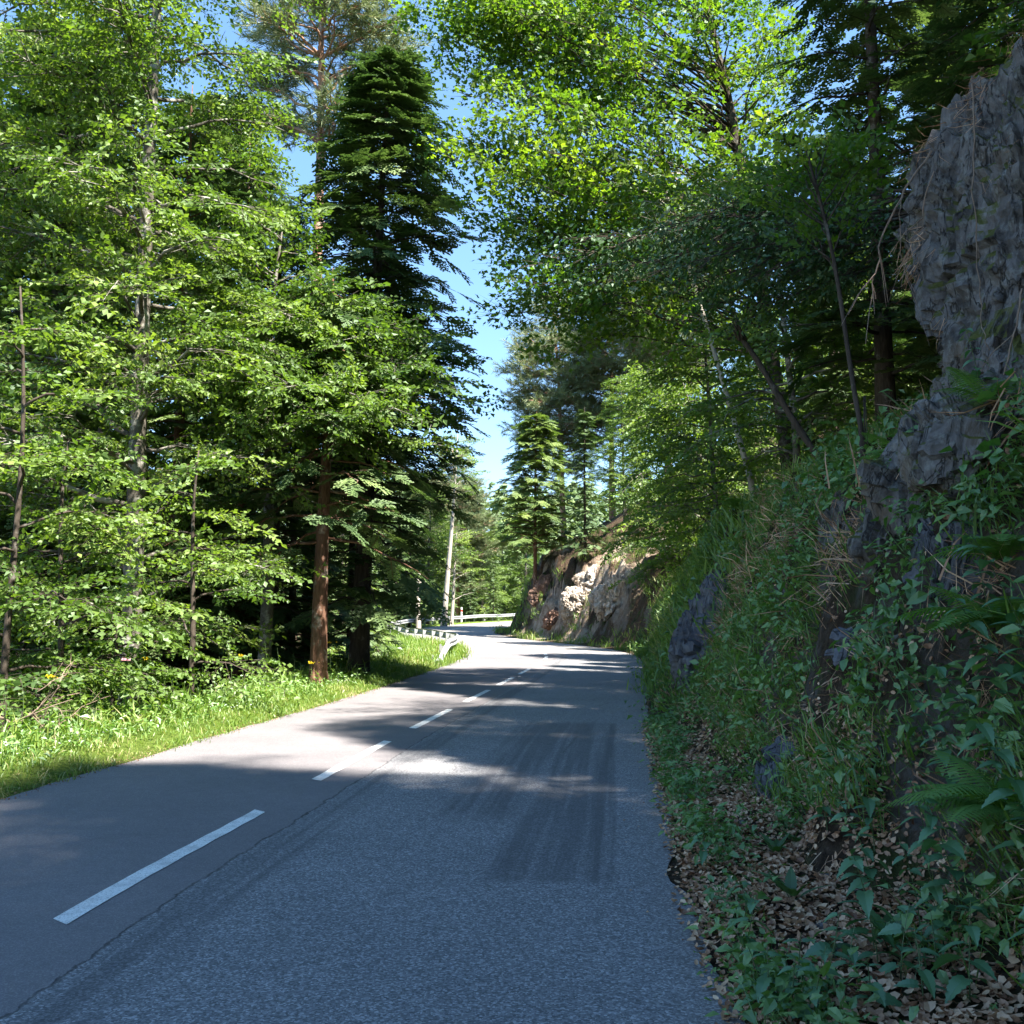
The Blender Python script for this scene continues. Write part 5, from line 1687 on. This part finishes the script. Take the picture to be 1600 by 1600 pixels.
for x, y, s, n, lab, dz in [(2.62, 5.5, .95, 8, 'bright fern behind the foremost one at the right picture edge', .05), (3.1, 7.9, .8, 7, 'fern half way up the bank under the grey rock ledges', 0), (2.30, 4.85, 1.0, 9, 'bright green fern at the right picture edge above the brown leaves', 0), (2.72, 5.6, .8, 7, 'fern with long fronds hanging in from the right picture edge', 0.05), (2.9, 6.1, .75, 6, 'fern higher on the bank at the right picture edge', 0), (4.15, 18.6, .95, 7, 'fern arching over the dark boulder', .1), (4.25, 15.8, .85, 6, 'pale fern on the bank right of the dark boulder', 0), (3.2, 12.2, .6, 6, 'small fern on the grassy bank foot', 0), (3.4, 7.3, .6, 6, 'fern below the tall cliff rock', 0), (3.0, 9.6, .55, 5, 'fern between the roots on the bank', 0), (4.2, 21.8, .9, 6, 'fern behind the dark boulder', 0)]:
    r = thing('fern', (x, y, gz(x, y) + dz), lab, 'fern', 'ferns on the right bank')
    g = np.random.default_rng(int(x * 1000 + y * 10))
    for k in range(n):
        link_mesh('frond', FR[k % 3], r, rot=(g.normal(0, .15), g.uniform(-.5, .15), PI * .55 + (k / n) * PI * 1.1 + g.normal(0, .12)), scale=s * g.uniform(.75, 1.1))
# maple seedling with lobed leaves
def lobed():
    v = [(0, 0, 0), (.03, .055, .01), (.055, .035, 0), (.075, .05, .005), (.08, .02, 0), (.12, 0, -.02), (.08, -.02, 0), (.075, -.05, .005), (.055, -.035, 0), (.03, -.055, .01)]
    f = [(0, i, i + 1) for i in range(1, 9)]
    mb = MB(); mb.add(v, f, 0, .6); return mb.mesh('leaf', [M['herb']])
LB = lobed()
for x, y, h, lab in [(2.55, 9.3, .55, 'maple seedling with lobed leaves on the lower bank'), (2.9, 10.4, .4, 'small maple seedling above the lower bank'), (4.6, 13.5, .5, 'light green maple seedling on the grassy slope')]:
    nettle(x, y, h, (-.3 * h, -.2), lab, n=6, s=1.1, name='maple_seedling', meshes=[LB], group='maple seedlings')
# tall weeds and flowers on the left verge
def weed(x, y, h, lab, flower=None, s=.9, name='tall_weed', grp=None):
    g = np.random.default_rng(int(abs(x) * 1000 + y * 10))
    r = thing(name, (x, y, gz(x, y)), lab, 'weed' if not flower else 'flower', grp)
    pts = np.array([(.06 * math.sin(u * 3) * h, .03 * u, h * u - .03) for u in np.linspace(0, 1, 6)])
    m = MB(); m.tube(pts, np.linspace(.006, .002, 6), 4); m.build('stem', [M['stem']], r)
    n = int(h / .075)
    for k in range(n):
        u = .15 + .75 * k / n
        p = [np.interp(u, np.linspace(0, 1, 6), pts[:, i]) for i in range(3)]
        link_mesh('leaf', WL[k % 2], r, loc=p, rot=(0, g.uniform(-.5, .2), k * 2.4), scale=s * (1.1 - .6 * u))
    if flower:
        m = MB()
        T = T_umbel(3, 26, .12, .013, .05)
        bake(m, T, [pts[-1] - (0, 0, .06)], np.array([[1.0, 0, 0]]), np.array([[0, 0, 1.0]]), [1.0])
        m.build('flower_head', [M[flower]], r)
WL = [leaf_mesh('leaf', 'grass', .3 + .2 * i, .01, l=.16, w_=.04, teeth=6, droop=.35, fold=.2) for i in range(2)]
def vx(u, d): return (u - 800) / 1600 * d
WD = [(85, 12.6, .75, 'petal_y', 'yellow ragwort beside the dead branches on the left verge'), (190, 15.5, .7, 'petal_y', 'yellow flower below the big grey trunk'), (232, 16.2, .9, 'petal_y', 'tall yellow flower right of the big grey trunk'), (380, 19.5, .8, 'petal_y', 'yellow flower before the slim lichen trunk'), (515, 23, 1.0, 'petal_y', 'tall yellow mullein between the reddish and the dark trunk'), (525, 24, .8, 'petal_y', 'yellow mullein right of the tall one before the dark trunk'), (488, 21.5, .6, 'petal_y', 'small yellow flower at the foot of the reddish trunk'),
      (415, 20, 1.05, None, 'tall leafy weed before the slim lichen trunk'), (435, 20.5, .9, None, 'leafy weed right of the tallest one'), (245, 16.5, 1.0, None, 'pale seeding weed right of the big grey trunk'), (345, 18.2, .95, None, 'pale seeding stalk in the middle of the verge'), (362, 18.6, .9, None, 'second pale stalk in the middle of the verge'), (270, 16.2, .8, None, 'weed with narrow leaves on the verge crest'), (320, 17.5, .75, None, 'bushy weed on the verge crest'), (150, 14.2, .8, None, 'leafy weed left of the big grey trunk'), (110, 13.2, .7, None, 'weed right of the dead branches'), (128, 13.8, .85, None, 'tall weed before the low beech bush'),
      (165, 14.8, .75, None, 'leaning weed before the low beech bush'), (300, 17.0, .7, None, 'short weed on the verge crest'), (395, 19.6, .8, None, 'weed left of the tallest leafy one'), (460, 21.5, .8, None, 'slim weed left of the reddish trunk'), (545, 25, .8, None, 'dry weed at the foot of the dark fir trunk'), (40, 12.2, .8, None, 'weed behind the dead branches'), (14, 11.9, .7, None, 'weed at the left picture edge')]
for u, d, h, fl, lab in WD:
    weed(vx(u, d), d, h, lab, fl, 1.0, 'yellow_flower' if fl else 'tall_weed', 'yellow flowers on the left verge' if fl else 'tall weeds on the left verge')
# drooping foxglove
x, y = vx(228, 15.6), 15.6
r = thing('foxglove', (x, y, gz(x, y)), 'foxglove bending left with a pink tip before the big grey trunk', 'flower')
pts = np.array([(0, 0, 0), (.02, 0, .5), (-.03, 0, .8), (-.13, 0, .95), (-.24, 0, .97)])
m = MB(); m.tube(pts, [.010, .009, .008, .012, .012], 5); m.build('stem', [M['stem']], r)
m = MB()
for k in range(7): m.tube([pts[-1] + (-.02 * k + .06, 0, .0), pts[-1] + (-.02 * k + .05, .01 * (k % 3 - 1), -.035)], [.008, .016], 5)
m.build('blossoms', [M['petal_p']], r)
# heap of dead branches at the left
def dead_branch(root, p, d, L, g, depth=0, mb=None):
    n = 6
    pts = [np.array(p)]
    d = np.array(d, float)
    for i in range(n):
        d = d + g.normal(0, .16, 3) + (0, 0, -.02)
        d /= np.linalg.norm(d)
        pts.append(pts[-1] + d * L / n)
    r0 = .010 * L + .002
    mb.tube(pts, np.linspace(r0, r0 * .3, n + 1), 5)
    if depth < 2:
        for i in range(2, n):
            if g.random() < .8:
                dead_branch(root, pts[i], d + g.normal(0, .7, 3), L * g.uniform(.25, .5), g, depth + 1, mb)
x, y = vx(30, 12.2), 12.2
g = np.random.default_rng(5)
for k, (dx, L, dr, lab) in enumerate([(-.5, 1.4, (.9, 0, .55), 'curved dead branch at the left picture edge, lowest of the heap'), (-.3, 1.2, (.6, .2, .9), 'grey dead branch fanning up from the heap at the left'), (.25, 1.0, (.1, -.1, 1), 'upright forked dead branch at the right end of the heap'), (.1, 1.1, (-.7, 0, .7), 'dead branch leaning left in the heap'), (-.9, 1.5, (1, .1, .25), 'flat dead branch on the ground of the heap')]):
    m = MB(); dead_branch(None, (0, 0, 0), dr, L, g, 0, m)
    o = m.build('dead_branch', [M['twig']], loc=(x + dx, y + .1 * k, gz(x + dx, y) + .05)); tag(o, lab, 'branch', 'dead branches on the left verge'); 

# dry twigs hanging off the cliff rock and string like vines
g = np.random.default_rng(12)
def vine(name, pts2, d, r, lab, grp='dry shoots and roots on the right bank', forks=3, off=None, mat='twig'):
    P3 = np.array([at(u, v, d + (dd if off is None else 0)) for u, v, dd in [(*q, 0) if len(q) == 2 else q for q in pts2]])
    b = P3[0].copy()
    m = MB()
    Q = catmull(P3 - b, 5) if False else P3 - b
    k = np.linspace(0, len(Q) - 1, len(Q) * 3)
    Q = np.stack([np.interp(k, np.arange(len(Q)), Q[:, i]) for i in range(3)], 1) + g.normal(0, .006, (len(k), 3))
    m.tube(Q, np.linspace(r, r * .45, len(Q)), 5)
    for f_ in range(forks):
        i = g.integers(len(Q) // 3, len(Q) - 2)
        dd = Q[i + 1] - Q[i]; dd /= np.linalg.norm(dd)
        a = Q[i]
        e = dd + g.normal(0, .35, 3) + (0, 0, -.25)
        L = g.uniform(.15, .4)
        m.tube([a, a + e * L * .5, a + e * L + (0, 0, -.08)], [r * .5, r * .4, r * .2], 4)
    o = m.build(name, [M[mat]], loc=b)
    tag(o, lab, 'twig', grp)
vine('dry_twig', [(1456, 236), (1420, 285), (1395, 335), (1375, 375), (1372, 410), (1362, 440), (1368, 468)], 8.0, .010, 'forked pale dry twig hanging down left of the tall cliff rock', forks=6)
vine('dry_twig', [(1458, 268), (1446, 300), (1440, 340), (1425, 370), (1416, 400)], 7.9, .006, 'short dry twig close to the waist of the tall cliff rock', forks=4)
vine('dry_twig', [(1410, 300), (1405, 340), (1408, 385), (1410, 420), (1440, 480)], 8.1, .004, 'thin green brown shoot dangling left of the tall cliff rock', forks=1)
vine('hanging_vine', [(1520, 130), (1522, 200), (1518, 290), (1524, 370), (1532, 450), (1534, 510), (1545, 545)], 6.45, .006, 'long string like vine hanging down the front of the tall cliff rock', forks=1)
vine('hanging_vine', [(1598, 450), (1590, 500), (1575, 560), (1560, 620), (1545, 680)], 6.5, .008, 'dark vine at the right picture edge below the tall cliff rock', forks=1)
vine('root', [(1372, 680), (1376, 740), (1380, 790), (1382, 830)], 8.3, .009, 'straight root at the left of the root covered face', forks=1)
vine('root', [(1425, 700), (1418, 750), (1422, 800), (1425, 850), (1430, 890)], 8.0, .009, 'root hanging in the middle of the root covered face', forks=3)
vine('root', [(1445, 690), (1430, 720), (1428, 760), (1420, 790)], 8.0, .006, 'bent root right of the middle one', forks=2)
vine('bramble_shoot', [(1380, 610), (1420, 650), (1480, 690), (1540, 720), (1600, 740)], 6.9, .006, 'green bramble shoot arching right under the mossy block', forks=1, mat='stem')
vine('bramble_shoot', [(1470, 680), (1510, 740), (1550, 790), (1600, 820)], 6.6, .006, 'lower green bramble shoot arching to the right picture edge', forks=1, mat='stem')
vine('fallen_stick', [(1010, 792), (1060, 790), (1100, 782), (1140, 768)], 26, .02, 'long pale stick lying across the beech boughs on the right', forks=0)
# a pale twig-like pebble scatter on the road edge
g = np.random.default_rng(44)
mb = MB()
for k in range(70):
    t_ = g.uniform(tl_of_y(4), tl_of_y(20)); s_ = float(wR(np.interp(t_, TL, AX[:, 1]))) - abs(g.normal(0, .18))
    p = np.array(on_road(t_, s_, .004)); r_ = g.uniform(.004, .011)
    v = g.normal(0, 1, (5, 3)); v /= np.linalg.norm(v, axis=1)[:, None]
    v = np.array([(1, 0, 0), (-.5, .8, 0), (-.5, -.8, 0), (0, 0, .8), (0, 0, -.2)]) * r_ * g.uniform(.6, 1.3, (5, 3)) + p
    mb.add(v, [(0, 1, 3), (1, 2, 3), (2, 0, 3)], 0, float(g.random()))
o = mb.build('grit', [M['dead']]); tag(o, 'small grit and crumbs along the right asphalt edge', kind='stuff')

g = np.random.default_rng(91)
co = bpy.data.objects['cliff_rock']
bpy.context.view_layer.update()
me = co.data
vv = np.empty(len(me.vertices) * 3, np.float32); me.vertices.foreach_get('co', vv); vv = vv.reshape(-1, 3)
mw = np.array(co.matrix_world); W_ = vv @ mw[:3, :3].T + mw[:3, 3]
lo = vv / np.linalg.norm(vv, axis=1)[:, None]
top = (W_[:, 2] > 5.3) & ((fbm(W_, 1.2, 2, 6) > .0) | (W_[:, 2] > 6.0))
side_ = (fbm(W_, 1.5, 2, 66) > .45)
idx = np.where(top | side_)[0]; idx = g.choice(idx, min(420, len(idx)), replace=False)
Pc = W_[idx]; Nc = lo[idx] @ mw[:3, :3].T
mb = MB()
F_ = g.normal(0, 1, (len(Pc), 3)); U_ = Nc * .5 + np.array((0, 0, -.75)) + g.normal(0, .25, (len(Pc), 3))
F_ = F_ - U_ * ((F_ * U_).sum(1) / (U_ * U_).sum(1))[:, None]
pk = g.integers(0, 4, len(Pc))
for i in range(4):
    k = pk == i
    bake(mb, GRt[i], Pc[k], F_[k], U_[k] / np.linalg.norm(U_[k], axis=1)[:, None], g.uniform(.35, .9, k.sum()), rnd=g.uniform(.1, .7, k.sum()))
tag(mb.build('hanging_roots', [M['dead']]), 'dry grass and fine roots hanging over the tall cliff rock', kind='stuff')
